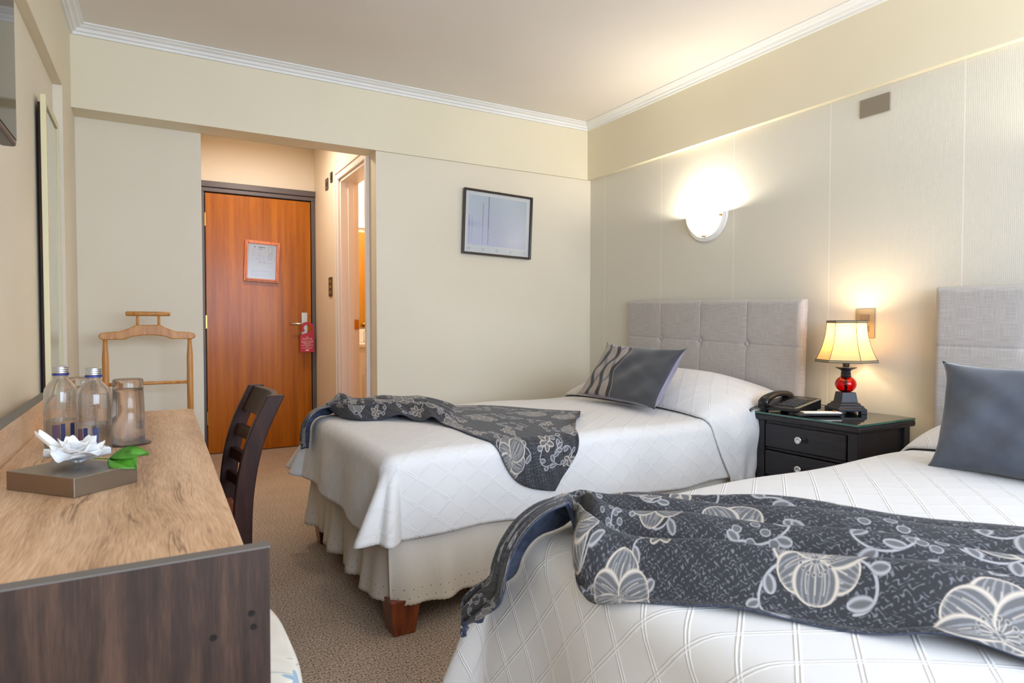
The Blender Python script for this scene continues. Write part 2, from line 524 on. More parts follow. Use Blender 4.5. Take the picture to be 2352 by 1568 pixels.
# stool fabric: blurred pale blue flowers on cream
h = w_ = 512
yy, xx = np.mgrid[0:h, 0:w_].astype(np.float32); U = xx / w_; V = yy / h
fa = blank(h, w_, (.87, .84, .78)) + (np.sin(U * 40 + np.sin(V * 33) * 3) * .012)[..., None]
for i in range(22):
    cx, cy, a0 = rs.rand(), rs.rand(), rs.rand() * 6
    col = np.array([(.50, .62, .72), (.62, .70, .74), (.86, .66, .56)][i % 3])
    d_ = np.hypot(U - cx, V - cy); an = np.arctan2(V - cy, U - cx)
    m_ = np.clip((.055 + .02 * np.cos(5 * an + a0) - d_) * 90, 0, 1)[..., None] * .8
    fa = fa * (1 - m_) + col * m_
    for k in range(3):
        c_ = np.abs(d_ - .09 - .03 * k); m_ = (np.clip((.004 - c_) * 300, 0, 1) * (np.cos(an - a0 - k) > .4))[..., None] * .7
        fa = fa * (1 - m_) + np.array([.52, .55, .52]) * m_
M_stool = tex_mat('pale_floral_upholstery', to_img('stool_floral', fa), .85, .05, .1)

# ---------------------------------------------------------------- mesh helpers
def finish(name, bm, m, parent=None, smooth=False, bevel=0, subsurf=0, auto=True, keep_uv=False):
    me = bpy.data.meshes.new(name)
    bmesh.ops.recalc_face_normals(bm, faces=bm.faces) if not keep_uv else None
    bm.to_mesh(me); bm.free()
    if isinstance(m, (list, tuple)):
        for q in m: me.materials.append(q)
    else:
        me.materials.append(m)
    o = bpy.data.objects.new(name, me)
    C.objects.link(o)
    if parent: o.parent = parent
    if smooth:
        for p in me.polygons: p.use_smooth = True
    if bevel:
        md = o.modifiers.new('bevel', 'BEVEL'); md.width = bevel; md.segments = 2; md.limit_method = 'ANGLE'; md.angle_limit = R_(35)
    if subsurf:
        md = o.modifiers.new('sub', 'SUBSURF'); md.levels = subsurf; md.render_levels = subsurf
    return o

def box(bm, x0, x1, y0, y1, z0, z1, M=None):
    vs = [bm.verts.new(Vector(p) if M is None else M @ Vector(p)) for p in
          ((x0, y0, z0), (x1, y0, z0), (x1, y1, z0), (x0, y1, z0), (x0, y0, z1), (x1, y0, z1), (x1, y1, z1), (x0, y1, z1))]
    for f in ((0, 3, 2, 1), (4, 5, 6, 7), (0, 1, 5, 4), (1, 2, 6, 5), (2, 3, 7, 6), (3, 0, 4, 7)):
        bm.faces.new([vs[i] for i in f])
    return vs

def prism(bm, pts, z0, z1, M=None):
    """pts: xy outline, extruded in z"""
    f = (lambda p: Vector(p)) if M is None else (lambda p: M @ Vector(p))
    a = [bm.verts.new(f((x, y, z0))) for x, y in pts]
    b = [bm.verts.new(f((x, y, z1))) for x, y in pts]
    n = len(pts)
    bm.faces.new(a[::-1]); bm.faces.new(b)
    for i in range(n): bm.faces.new((a[i], a[(i + 1) % n], b[(i + 1) % n], b[i]))

def lathe(bm, prof, n=48, M=None, close=False, a0=0, a1=2 * PI):
    full = abs(a1 - a0 - 2 * PI) < 1e-6
    rings = []
    for (r, z) in prof:
        ring = []
        cnt = n if full else n + 1
        if r < 1e-6:
            v = Vector((0, 0, z)); ring = [bm.verts.new(M @ v if M else v)] * cnt
        else:
            for i in range(cnt):
                an = a0 + (a1 - a0) * i / n
                v = Vector((r * math.cos(an), r * math.sin(an), z)); ring.append(bm.verts.new(M @ v if M else v))
        rings.append(ring)
    m = n if full else n
    for a, b in zip(rings, rings[1:]):
        for i in range(m):
            j = (i + 1) % len(a) if full else i + 1
            q = []
            for v in (a[i], a[j], b[j], b[i]):
                if v not in q: q.append(v)
            if len(q) > 2:
                try: bm.faces.new(q)
                except ValueError: pass
    return rings

def tube(bm, pts, r, n=10, cap=True):
    pts = [Vector(p) for p in pts]
    rings = []
    up = Vector((0, 0, 1))
    for i, p in enumerate(pts):
        d = (pts[min(i + 1, len(pts) - 1)] - pts[max(i - 1, 0)]).normalized()
        if abs(d.dot(up)) > .95: up = Vector((1, 0, 0)) if abs(d.x) < .9 else Vector((0, 1, 0))
        s_ = d.cross(up).normalized(); u_ = s_.cross(d).normalized(); up = u_
        rr = r[i] if isinstance(r, (list, tuple)) else r
        rings.append([bm.verts.new(p + (s_ * math.cos(2 * PI * k / n) + u_ * math.sin(2 * PI * k / n)) * rr) for k in range(n)])
    for a, b in zip(rings, rings[1:]):
        for k in range(n): bm.faces.new((a[k], a[(k + 1) % n], b[(k + 1) % n], b[k]))
    if cap: bm.faces.new(rings[0][::-1]); bm.faces.new(rings[-1])

def grid(bm, nu, nv, fn, uvfn=None, mi=0):
    """fn(i/nu, j/nv) -> point"""
    vs = [[bm.verts.new(fn(i / nu, j / nv)) for j in range(nv + 1)] for i in range(nu + 1)]
    uvl = bm.loops.layers.uv.verify() if uvfn else None
    for i in range(nu):
        for j in range(nv):
            f = bm.faces.new((vs[i][j], vs[i + 1][j], vs[i + 1][j + 1], vs[i][j + 1]))
            f.material_index = mi
            f.smooth = True
            if uvfn:
                for lp, (a, b) in zip(f.loops, ((i, j), (i + 1, j), (i + 1, j + 1), (i, j + 1))):
                    lp[uvl].uv = uvfn(a / nu, b / nv)
    return vs

def empty(name, loc, label, cat, rz=0, group=None):
    o = bpy.data.objects.new(name, None); C.objects.link(o)
    o.location = loc; o.rotation_euler = (0, 0, rz)
    o['label'] = label; o['category'] = cat
    if group: o['group'] = group
    return o
def tag(o, label, cat, group=None):
    o['label'] = label; o['category'] = cat
    if group: o['group'] = group
    return o
def struct(o):
    o['kind'] = 'structure'; return o
def BM(): return bmesh.new()

def text_mesh(name, s, size, M, m, parent, extrude=.0003, align='CENTER'):
    cu = bpy.data.curves.new('t', 'FONT'); cu.body = s; cu.size = size; cu.extrude = extrude; cu.align_x = align; cu.resolution_u = 2
    to = bpy.data.objects.new('t', cu); C.objects.link(to)
    bpy.context.view_layer.update()
    me = bpy.data.meshes.new_from_object(to.evaluated_get(bpy.context.evaluated_depsgraph_get()))
    bpy.data.objects.remove(to); bpy.data.curves.remove(cu)
    me.name = name; me.transform(M); me.materials.clear(); me.materials.append(m)
    o = bpy.data.objects.new(name, me); C.objects.link(o); o.parent = parent
    return o

# ---------------------------------------------------------------- the room
ZB = 2.05; ZC = 2.445           # underside of beams, ceiling
XL, XLL, XR, XRL = -.305, -.34, 2.788, 2.824
YB, YBL, YV, YD = 3.73, 3.742, 3.895, 5.37
XC0, XC1 = .268, 1.21           # entrance corridor
K = .0175
def xl(y, x0=XL): return x0 - (YB - y) * K

bm = BM(); box(bm, -1.2, 3.2, WY - .2, 5.7, -.1, 0)
struct(finish('floor', bm, M_carpet))
bm = BM(); box(bm, -1.2, 3.2, WY - .2, 5.7, ZC, ZC + .1)
struct(finish('ceiling', bm, M_ceil))

bm = BM()
prism(bm, [(xl(WY, XLL), WY), (xl(3.416, XLL), 3.416), (xl(3.416), 3.416), (XL, YB), (XL, YV), (-.9, YV), (-.9, WY)], 0, ZB)
struct(finish('wall_left', bm, M_wall))
bm = BM()
prism(bm, [(xl(WY), WY), (XL, YB), (-.9, YB), (-.9, WY)], ZB + .0005, ZC - .001)
struct(finish('trim_1', bm, M_beam))                      # projecting band above the left wall

bm = BM(); box(bm, XRL, 3.1, WY, YB + .05, 0, ZB)
struct(finish('wall_right', bm, M_wp))
bm = BM(); box(bm, XR, 3.1, WY, YB, ZB + .0005, ZC - .001)
struct(finish('trim_2', bm, M_beam))

bm = BM()                                                 # back wall: picture part and valet part
box(bm, XC1, 3.1, YBL, YBL + .16, 0, ZB)
box(bm, -.9, XC0, YV, 5.6, 0, ZB)
struct(finish('wall_back', bm, M_wall))
bm = BM(); box(bm, -.9, 3.1, YB, YV, ZB + .0005, ZC - .001)
struct(finish('trim_3', bm, M_beam))

# corridor walls
M_corr = mat('corridor_paint', (228, 216, 196), .55)
DY0, DY1, DZ = 3.932, 4.57, 2.04     # bathroom doorway in the right corridor wall
bm = BM()
box(bm, -.9, XC0, YV, 5.6, ZB, ZC - .001)
struct(finish('wall_corridor_left', bm, M_corr))
bm = BM()
box(bm, XC1, XC1 + .12, YBL + .16, DY0, 0, ZC - .001)
box(bm, XC1, XC1 + .12, DY1, 5.6, 0, ZC - .001)
box(bm, XC1, XC1 + .12, DY0, DY1, DZ, ZC - .001)
struct(finish('wall_corridor_right', bm, M_corr))
bm = BM()
box(bm, XC0, XC1, YD, 5.6, 2.075, ZC - .001)
box(bm, XC0, .33, YD, 5.6, 0, 2.075)
box(bm, .33, XC1, YD + .06, 5.6, 0, 2.075)
struct(finish('wall_entrance', bm, M_corr))
# bathroom shell
bm = BM()
box(bm, XC1 + .12, 2.9, 5.30, 5.42, 0, ZC - .001)
box(bm, 2.5, 2.6, YBL + .16, 5.3, 0, ZC - .001)
struct(finish('wall_bathroom', bm, M_bath))

# window wall behind the camera
bm = BM()
WX0, WX1, WZ0, WZ1 = -.2, 2.7, .80, 2.10
box(bm, -.9, WX0, WY - .12, WY, 0, ZC - .001); box(bm, WX1, 3.1, WY - .12, WY, 0, ZC - .001)
box(bm, WX0, WX1, WY - .12, WY, 0, WZ0); box(bm, WX0, WX1, WY - .12, WY, WZ1, ZC - .001)
struct(finish('wall_window', bm, M_wall))
bm = BM()
for x in (WX0, WX0 + .95, WX0 + 1.91, WX1 - .04): box(bm, x, x + .04, WY - .08, WY - .03, WZ0, WZ1)
box(bm, WX0, WX1, WY - .08, WY - .03, WZ0, WZ0 + .04); box(bm, WX0, WX1, WY - .08, WY - .03, WZ1 - .04, WZ1)
struct(finish('window_1', bm, M_winf))

# crown moulding, stepped profile, along left, back and right
bm = BM()
prof = [(0, 0), (.012, 0), (.014, .012), (.024, .014), (.030, .026), (.044, .030), (.050, .036), (.062, .040), (.062, .046), (0, .046)]
path = [(xl(WY), WY), (XL, YB), (XR, YB), (XR, WY)]
nrm = [Vector((1, -K)), None, None, Vector((-1, 0))]
offs = [Vector((1, 0)), Vector((1, -1)), Vector((-1, -1)), Vector((-1, 0))]
rings = []
for (x, y), of in zip(path, offs):
    rings.append([bm.verts.new((x + of.x * u, y + of.y * u, 2.399 + z)) for u, z in prof])
for a, b in zip(rings, rings[1:]):
    for i in range(len(prof)): bm.faces.new((a[i], a[(i + 1) % len(prof)], b[(i + 1) % len(prof)], b[i]))
struct(finish('trim_4', bm, M_white))

# ---------------------------------------------------------------- entrance door
bm = BM()
box(bm, .33, .385, YD - .035, YD + .05, 0, 2.0119); box(bm, 1.178, XC1 - .001, YD - .035, YD + .05, 0, 2.0119)
box(bm, .33, XC1 - .001, YD - .035, YD + .05, 2.012, 2.0449); box(bm, .33, XC1 - .001, YD - .05, YD + .04, 2.045, 2.09)
struct(finish('trim_5', bm, M_frame, bevel=.004))
bm = BM(); box(bm, .392, 1.172, YD - .025, YD + .015, .006, 2.003)
door = struct(finish('door_1', bm, M_door, bevel=.002))
bm = BM(); box(bm, 1.092, 1.142, YD - .034, YD - .0255, .90, 1.098)
bm2 = bm; finish('handle_plate', bm2, M_steel, door, bevel=.003)
bm = BM(); tube(bm, [(1.118, YD - .034, 1.005), (1.118, YD - .070, 1.005), (1.112, YD - .078, 1.005), (1.0, YD - .078, 1.005)], .0095, 14)
finish('door_handle', bm, M_steel, door, smooth=True)
for z in (1.80, 1.02, .28):
    bm = BM(); box(bm, .386, .394, YD - .036, YD - .026, z - .05, z + .05)
    finish('hinge', bm, M_brass, door)

# hang tag on the handle
tg = empty('door_hanger', (1.125, YD - .088, .895), 'red paper do-not-disturb sign hanging from the lever handle of the wooden door', 'sign')
bm = BM()
W2, H2 = .056, .25
out = [(-W2, -.12), (W2, -.12), (W2, .075)]
for k in range(9):
    an = k * PI / 8 * 1.25
    out.append((.004 + (W2 - .004) * math.cos(an), .075 + .052 * math.sin(an)))
# back along the inner hook
for k in range(8, -1, -1):
    an = k * PI / 8 * 1.25
    out.append((.004 + .030 * math.cos(an), .077 + .028 * math.sin(an)))
out += [(.030, .052), (.008, .036), (-.03, .030), (-W2, .012)]
Mx = Matrix.Rotation(R_(90), 4, 'X')
prism(bm, out, -.0008, .0008, Mx)
finish('card', bm, M_red, tg)
for s_, z, sz in (('NO', -.002, .014), ('MOLESTAR', -.017, .0185), ('DO NOT DISTURB', -.033, .0125), ('PRIERE DE NE PAS', -.045, .0125),
                 ('DERANGER', -.056, .0125), ('NON DISTURBARE', -.068, .0125), ('BITTE', -.079, .0125), ('NICHT STOREN', -.090, .0125)):
    text_mesh('print', s_, sz * .9, Matrix.Translation((0, -.0014, z)) @ Mx, M_txtw, tg)
bm = BM()
cr0 = [(-.014, -.108), (.014, -.108), (.016, -.098), (.008, -.103), (.0045, -.094), (0, -.102), (-.0045, -.094), (-.008, -.103), (-.016, -.098)]
prism(bm, cr0, .0010, .0016, Mx)
finish('crown_emblem', bm, M_txtw, tg)

# framed notice on the door
nf = empty('notice_frame', (.792, YD - .032, 1.497), 'small orange wooden frame with a printed white notice hung crooked on the door', 'picture frame')
nf.rotation_euler = (0, R_(2.6), 0)
def frame(bm, w_, h, t_, dep, y0=0):
    for sx_ in (-1, 1):
        box(bm, min(sx_ * w_ / 2, sx_ * (w_ / 2 - t_)), max(sx_ * w_ / 2, sx_ * (w_ / 2 - t_)), y0 - dep, y0, -h / 2, h / 2)
        box(bm, -w_ / 2 + t_, w_ / 2 - t_, y0 - dep, y0, min(sx_ * h / 2, sx_ * (h / 2 - t_)), max(sx_ * h / 2, sx_ * (h / 2 - t_)))
bm = BM(); frame(bm, .262, .322, .018, .016); frame(bm, .238, .298, .013, .022)
finish('frame', bm, M_orange, nf, bevel=.003)
bm = BM(); box(bm, -.115, .115, -.006, -.003, -.145, .145); finish('notice_sheet', bm, M_pap, nf)
bm = BM(); box(bm, -.115, .115, -.0125, -.0105, -.145, .145); finish('glass_pane', bm, M_pglass, nf)
bm = BM()
rnd = random.Random(2)
def rect_out(bm, x0, x1, z0, z1, t_=.0012):
    for a in ((x0, x1, z0, z0 + t_), (x0, x1, z1 - t_, z1), (x0, x0 + t_, z0, z1), (x1 - t_, x1, z0, z1)): box(bm, a[0], a[1], -.0068, -.0062, a[2], a[3])
rect_out(bm, .045, .075, .02, .12); rect_out(bm, -.07, .07, -.11, -.075)
for k in range(14): x = rnd.uniform(-.08, .07); z = rnd.uniform(-.06, .06); box(bm, x, x + .001, -.0068, -.0062, z, z + rnd.uniform(.02, .05))
for k in range(8): x = rnd.uniform(-.08, .04); z = rnd.uniform(-.07, .05); box(bm, x, x + rnd.uniform(.02, .05), -.0068, -.0062, z, z + .001)
box(bm, -.03, .022, -.0068, -.0062, .108, .116); box(bm, -.027, .0, -.0068, -.0062, .094, .098); box(bm, -.06, -.052, -.0068, -.0062, .108, .118)
finish('print', bm, M_ink, nf)

# ---------------------------------------------------------------- bathroom doorway
bm = BM()
def casing(bm, xf, yi0, yi1, zt, wd=.062, th=.016):
    for (a, b, c_, d_) in ((yi0 - wd, yi0, 0, zt - .0002), (yi1, yi1 + wd, 0, zt - .0002)):
        box(bm, xf - th, xf, a, b, c_, d_)
        box(bm, xf - th - .008, xf - th, a + (0 if a < yi0 - .01 else wd - .02), a + (.02 if a < yi0 - .01 else wd), c_, d_)
    box(bm, xf - th, xf, yi0 - wd, yi1 + wd, zt, zt + wd); box(bm, xf - th - .008, xf - th, yi0 - wd, yi1 + wd, zt + wd - .02, zt + wd)
casing(bm, XC1, DY0, DY1, DZ)
box(bm, XC1 - .001, XC1 + .13, DY1 - .022, DY1, 0, DZ); box(bm, XC1 - .001, XC1 + .13, DY0, DY0 + .022, 0, DZ)
box(bm, XC1 - .001, XC1 + .13, DY0, DY1, DZ - .022, DZ)
box(bm, XC1 + .05, XC1 + .09, DY1 - .036, DY1 - .022, 0, DZ - .02)
struct(finish('trim_6', bm, M_cas, bevel=.003))
bm = BM(); box(bm, XC1 + .094, XC1 + .126, DY1 - .026, DY1 - .0215, .965, 1.035)
sp_ = finish('strike_plate', bm, M_brass); sp_['label'] = 'small brass strike plate on the bathroom door jamb'; sp_['category'] = 'strike plate'
bm = BM(); box(bm, XC1 + .135, XC1 + .135 + .75, DY0 - .02, DY0 + .02, .01, 2.0)
d2 = struct(finish('door_2', bm, woodmat('honey_door_wood', (190, 116, 26), (222, 146, 40), (236, 166, 60), (9, 9, .4), .4, 1.5)))
bm = BM(); lathe(bm, [(0, .05), (.016, .049), (.026, .038), (.026, .028), (.012, .018), (.011, .006), (.028, .004), (.028, 0)], 24,
                 Matrix.Translation((XC1 + .785, DY0 + .02, 1.0)) @ Matrix.Rotation(R_(-90), 4, 'X'))
finish('door_knob', bm, M_brass, d2, smooth=True)

# vanity, mirror and light inside
van = empty('bathroom_vanity', (1.9, 5.1, 0), 'white bathroom vanity with moulded doors and ceramic top seen through the doorway', 'vanity')
bm = BM(); box(bm, -.5, .5, -.25, .195, .06, .82); finish('cabinet', bm, M_ceramic, van, bevel=.004)
bm = BM(); box(bm, -.52, .52, -.28, .197, .82, .85); box(bm, -.52, .52, .16, .197, .85, .96); finish('countertop', bm, M_ceramic, van, bevel=.006)
for x in (-.48, -.14, .2):
    bm = BM(); box(bm, x, x + .31, -.262, -.251, .12, .78)
    dd = finish('cabinet_door', bm, M_ceramic, van, bevel=.003)
    bm = BM()
    pts = [(x + .04, -.268, .17)] + [(x + .04, -.268, .62), (x + .10, -.268, .68), (x + .155, -.268, .71), (x + .21, -.268, .68), (x + .27, -.268, .62), (x + .27, -.268, .17), (x + .04, -.268, .17)]
    tube(bm, pts, .005, 6); finish('moulding', bm, M_ceramic, dd, smooth=True)
bm = BM(); tube(bm, [(-.33, .08, .85), (-.33, .08, .93), (-.33, .04, .955), (-.33, -.03, .94)], .011, 10); finish('tap', bm, M_chrome, van, smooth=True)
bm = BM(); box(bm, 1.40, 2.42, 5.285, 5.299, .975, 1.78)
tag(finish('bathroom_mirror', bm, M_mirror), 'wide bathroom mirror above the vanity reflecting the honey wooden door', 'mirror')
bl = empty('mirror_light', (1.9, 5.28, 1.85), 'lit tube light over the bathroom mirror', 'light')
bm = BM(); box(bm, -.5, .5, 0, .019, -.035, .035); finish('housing', bm, M_ceramic, bl, bevel=.003)
bm = BM(); tube(bm, [(-.48, -.03, 0), (.48, -.03, 0)], .022, 12); finish('tube', bm, M_tube, bl, smooth=True)
lamp('bathroom_lamp', 'POINT', (1.85, 4.75, 2.2), 15, (1, .87, .70), shadow_soft_size=.12)

cl = empty('added_ceiling_light', (.74, 4.55, ZC), 'added round ceiling light, unseen behind the beam, brightening the entrance corridor', 'light')
bm = BM(); lathe(bm, [(0, -.001), (.11, -.001), (.11, -.022), (.095, -.026), (.095, -.02), (0, -.02)], 32); finish('housing', bm, M_white, cl, smooth=False)
bm = BM(); lathe(bm, [(0, -.021), (.094, -.021), (.09, -.0265), (0, -.03)], 32); finish('diffuser', bm, M_bowl, cl, smooth=True)
L = lamp('corridor_fill_light', 'AREA', (0, 0, -.035), 8, (1, .86, .72), shape='DISK', size=.18); L.parent = cl  # fill light, added with its unseen fixture to brighten the corridor

# corridor switches
def plate(name, loc, w_, h, label, cat, m1, m2, axis='X', n=2, d=.008):
    """plate facing -X"""
    e = empty(name, loc, label, cat)
    bm = BM(); box(bm, -d, 0, -w_ / 2, w_ / 2, -h / 2, h / 2); finish('plate', bm, m1, e, bevel=.002)
    for k in range(n):
        z = (k - (n - 1) / 2) * h / (n + .6)
        bm = BM(); box(bm, -d - .003, -d + .001, -w_ * .24, w_ * .24, z - h / (n + 1) * .32, z + h / (n + 1) * .32); finish('rocker', bm, m2, e, bevel=.001)
    return e
plate('wall_socket', (XC1, 4.93, 2.075), .075, .085, 'small black wall fitting high on the corridor wall, nearer the entrance door', 'switch', M_plated, M_black, n=1)
plate('wall_socket', (XC1, 4.79, 2.10), .05, .075, 'narrow black wall fitting high on the corridor wall, beside the bathroom door casing', 'switch', M_black, M_plated, n=1)
plate('light_switch', (XC1, 4.84, 1.285), .09, .145, 'dark brown light switch at shoulder height beside the bathroom door', 'switch', M_plated, M_brass, n=3)

# ---------------------------------------------------------------- wall things
plate('blank_cover_plate', (XRL, 1.65, 1.975), .135, .080, 'flat taupe blank cover plate high on the bed wall', 'wall plate', M_plate2, M_plate2, n=0)
plate('wall_switch', (XRL, 1.68, 1.005), .088, .132, 'bronze switch plate on the bed wall behind the table lamp', 'switch', M_plate, M_switchl, n=2)

def sconce(name, y, label, e):
    s_ = empty(name, (XRL, y, 1.635), label, 'wall lamp', 0, 'half-moon wall lamps over the beds')
    Mq = Matrix.Rotation(R_(-90), 4, 'Y')       # local z -> -x
    bm = BM()
    lathe(bm, [(0, 0), (.155, 0), (.155, .010), (.149, .014), (.146, .011), (.141, .017), (.137, .014), (.132, .020), (.128, .017), (.12, .022), (0, .022)], 40,
          Mq @ Matrix.Rotation(R_(90), 4, 'Z'), a0=0, a1=PI)
    # orient lower half: rotate profile sweep so it lies below z=0
    o = finish('wall_bracket', bm, M_white, s_, smooth=False, bevel=.001)
    vmax = max(v.co.z for v in o.data.vertices)
    bm = BM()
    n = 14
    def bowl(u, v):
        an = PI + PI * u
        r_ = .122
        ph = v * PI / 2
        return Vector((-.024 - .070 * math.sin(ph), r_ * math.cos(an) * math.cos(ph) ** .8 if ph < PI / 2 else 0, r_ * math.sin(an) * math.cos(ph) ** .8))
    grid(bm, 32, 12, bowl)
    b = finish('glass_bowl', bm, M_bowl, s_, smooth=True)
    md = b.modifiers.new('s', 'SOLIDIFY'); md.thickness = .004
    for (yy_, zz) in ((-.125, -.018), (.125, -.018), (.0, -.122)):
        bm = BM(); tube(bm, [(-.018, yy_, zz), (-.036, yy_, zz)], .0055, 10); finish('clip', bm, M_brass, s_, smooth=True)
    bm = BM(); lathe(bm, [(0, -.02), (.011, -.012), (.014, 0), (.011, .012), (0, .02)], 14, Matrix.Translation((-.050, 0, -.045))); finish('bulb', bm, M_bulb, s_, smooth=True)
    L = lamp('sconce_light', 'POINT', (-.068, 0, -.018), e, (1, .93, .80), shadow_soft_size=.018); L.parent = s_
    return s_
sconce('wall_sconce', 2.625, 'lit white half-moon glass wall lamp above the farther bed', 11.5)
sconce('wall_sconce', .62, 'lit half-moon glass wall lamp above the nearer bed', 14)

# framed print on the back wall
pf = empty('framed_print', (2.042, YBL, 1.668), 'dark-framed print of misty blue water with thin posts on the back wall', 'picture')
pf.rotation_euler = (R_(1.0), R_(1.8), 0)
PW, PH = .522, .426
bm = BM(); frame(bm, PW, PH, .014, .024, -.008); finish('frame', bm, M_picf, pf, bevel=.004)
bm = BM(); box(bm, -PW / 2 + .01, PW / 2 - .01, -.014, -.010, -PH / 2 + .01, PH / 2 - .01); finish('mount', bm, M_pap, pf)
bm = BM()
grid(bm, 1, 1, lambda u, v: Vector((-.222 + .444 * u, -.0146, -.148 + .325 * v)), lambda u, v: (u, v))
finish('print_sheet', bm, M_post, pf, keep_uv=True)
for k, s_ in enumerate('MONET'): text_mesh('lettering', s_, .024, Matrix.Translation((-.212 + k * .106, -.0146, -.183)) @ Mx, M_inkl, pf)
bm = BM(); box(bm, -PW / 2 + .012, PW / 2 - .012, -.0185, -.0168, -PH / 2 + .012, PH / 2 - .012); finish('glass_pane', bm, M_pglass, pf)
bm = BM(); tube(bm, [(-.006, -.01, PH / 2), (-.004, -.01, PH / 2 + .008), (.004, -.01, PH / 2 + .008), (.006, -.01, PH / 2)], .0012, 6); finish('hook', bm, M_brass, pf)

# mirror leaning on the left wall
x_ = -.322
wm = empty('wall_mirror', (x_, 3.135, 1.06), 'tall narrow mirror in a cream frame on the left wall', 'mirror')
bm = BM()
MW, MH = .40, 1.60
for a in ((-MW / 2, -MW / 2 + .026, -MH / 2, MH / 2), (MW / 2 - .026, MW / 2, -MH / 2, MH / 2), (-MW / 2 + .0261, MW / 2 - .0261, MH / 2 - .03, MH / 2), (-MW / 2 + .0261, MW / 2 - .0261, -MH / 2, -MH / 2 + .03)):
    box(bm, -.014, .004, a[0], a[1], a[2], a[3])
finish('frame', bm, M_cream, wm, bevel=.002)
bm = BM(); box(bm, -.010, -.002, -MW / 2 + .02, MW / 2 - .02, -MH / 2 + .02, MH / 2 - .02); finish('mirror_glass', bm, M_mirror, wm)
bm = BM(); box(bm, -.022, -.0145, -MW / 2 + .004, MW / 2 - .004, -MH / 2 + .03, MH / 2 - .03); finish('backing', bm, M_dark, wm)

# television on the left wall
tv = empty('television', (-.2455, 1.32, 1.63), 'flat black television mounted high on the left wall', 'television')
tv.rotation_euler = (0, 0, -R_(0.6))
bm = BM(); box(bm, -.03, 0, -.42, .42, -.245, .245); finish('casing', bm, M_tv, tv, bevel=.006)
bm = BM(); box(bm, .0002, .0015, -.410, .410, -.232, .236); finish('screen', bm, M_screen, tv)
bm = BM(); box(bm, -.085, -.03, -.12, .12, -.12, .12); finish('bracket', bm, M_black, tv)

# ---------------------------------------------------------------- beds
BEDR = .05
class Bed:
    def __init__(s, x0, x1, y0, y1, top, seed, shear=0, fl=.52, hang=.215):
        s.fl, s.hang = fl, hang
        s.shear = shear
        s.x0, s.x1, s.y0, s.y1, s.top, s.seed = x0, x1, y0, y1, top, seed
    def crown(s, a, b):
        u = min(max((a - s.x0) / (s.x1 - s.x0), 0), 1); v = min(max((b - s.y0) / (s.y1 - s.y0), 0), 1)
        return .022 * (1 - (2 * v - 1) ** 4) * (1 - max(0, 1 - u * 7) ** 2) + .004 * math.sin(a * 9 + s.seed) * math.sin(b * 7)
    def S(s, a, b):
        p = s.S0(a, b); p.y += s.shear * (p.x - s.x0); return p
    def S0(s, a, b, corner=True):
        """flat cloth coordinates -> point on the draped surface"""
        R = BEDR
        cx = min(max(a, s.x0 + R), s.x1); cy = min(max(b, s.y0 + R), s.y1 - R)
        vx, vy = a - cx, b - cy
        rho = math.hypot(vx, vy)
        z = s.top + s.crown(cx, cy)
        if rho < 1e-9: return Vector((a, b, z))
        dx, dy = vx / rho, vy / rho
        L = PI * R / 2
        if rho <= L:
            return Vector((cx + dx * R * math.sin(rho / R), cy + dy * R * math.sin(rho / R), z - R * (1 - math.cos(rho / R))))
        t_ = rho - L
        cornerness = (2 * abs(dx * dy)) if corner else 0
        along = a * 1.0 + b * 1.0
        ang = math.atan2(dy, dx)
        wave = .010 * math.sin(a * 17 + s.seed) * abs(dy) + .012 * math.sin(b * 15 + 1 + s.seed) * abs(dx)
        fold = cornerness * (s.fl + .16 * math.sin(ang * 9 + s.seed))
        h = R + t_ * (.06 + .07 * abs(dx) + fold * .85) + wave * min(1, t_ / .15) * (1 - cornerness)
        return Vector((cx + dx * h, cy + dy * h, z - R - t_ * (1 - .10 * cornerness)))
    def flat(s, i, j, hang):
        """unit square -> flat coordinates with rounded corners"""
        R = BEDR
        ext = PI * R / 2 + hang
        X0, X1, Y0, Y1 = s.x0 + R, s.x1, s.y0 + R, s.y1 - R
        a = X0 - ext + (X1 - X0 + ext) * i
        b = Y0 - ext + (Y1 - Y0 + 2 * ext) * j
        dx = max(X0 - a, 0); dy = (Y0 - b) if b < Y0 else (Y1 - b if b > Y1 else 0)
        if dx > 0 and dy != 0:
            sy = -1 if dy > 0 else 1
            ady = abs(dy)
            rho = max(dx, ady)
            ph = (PI / 4 * ady / dx) if dx >= ady else (PI / 2 - PI / 4 * dx / ady)
            a = X0 - rho * math.cos(ph); b = (Y0 if dy > 0 else Y1) + sy * rho * math.sin(ph)
        return a, b
    def N(s, a, b):
        e = .004
        du = s.S(a + e, b) - s.S(a - e, b); dv = s.S(a, b + e) - s.S(a, b - e)
        n = du.cross(dv)
        return n.normalized() if n.length > 1e-12 else Vector((0, 0, 1))

bed1 = Bed(.635, 2.71, 1.90, 2.98, .572, 0, .028)
bed2 = Bed(.625, 2.715, .10, 1.17, .572, 2, 0, .26, .31)

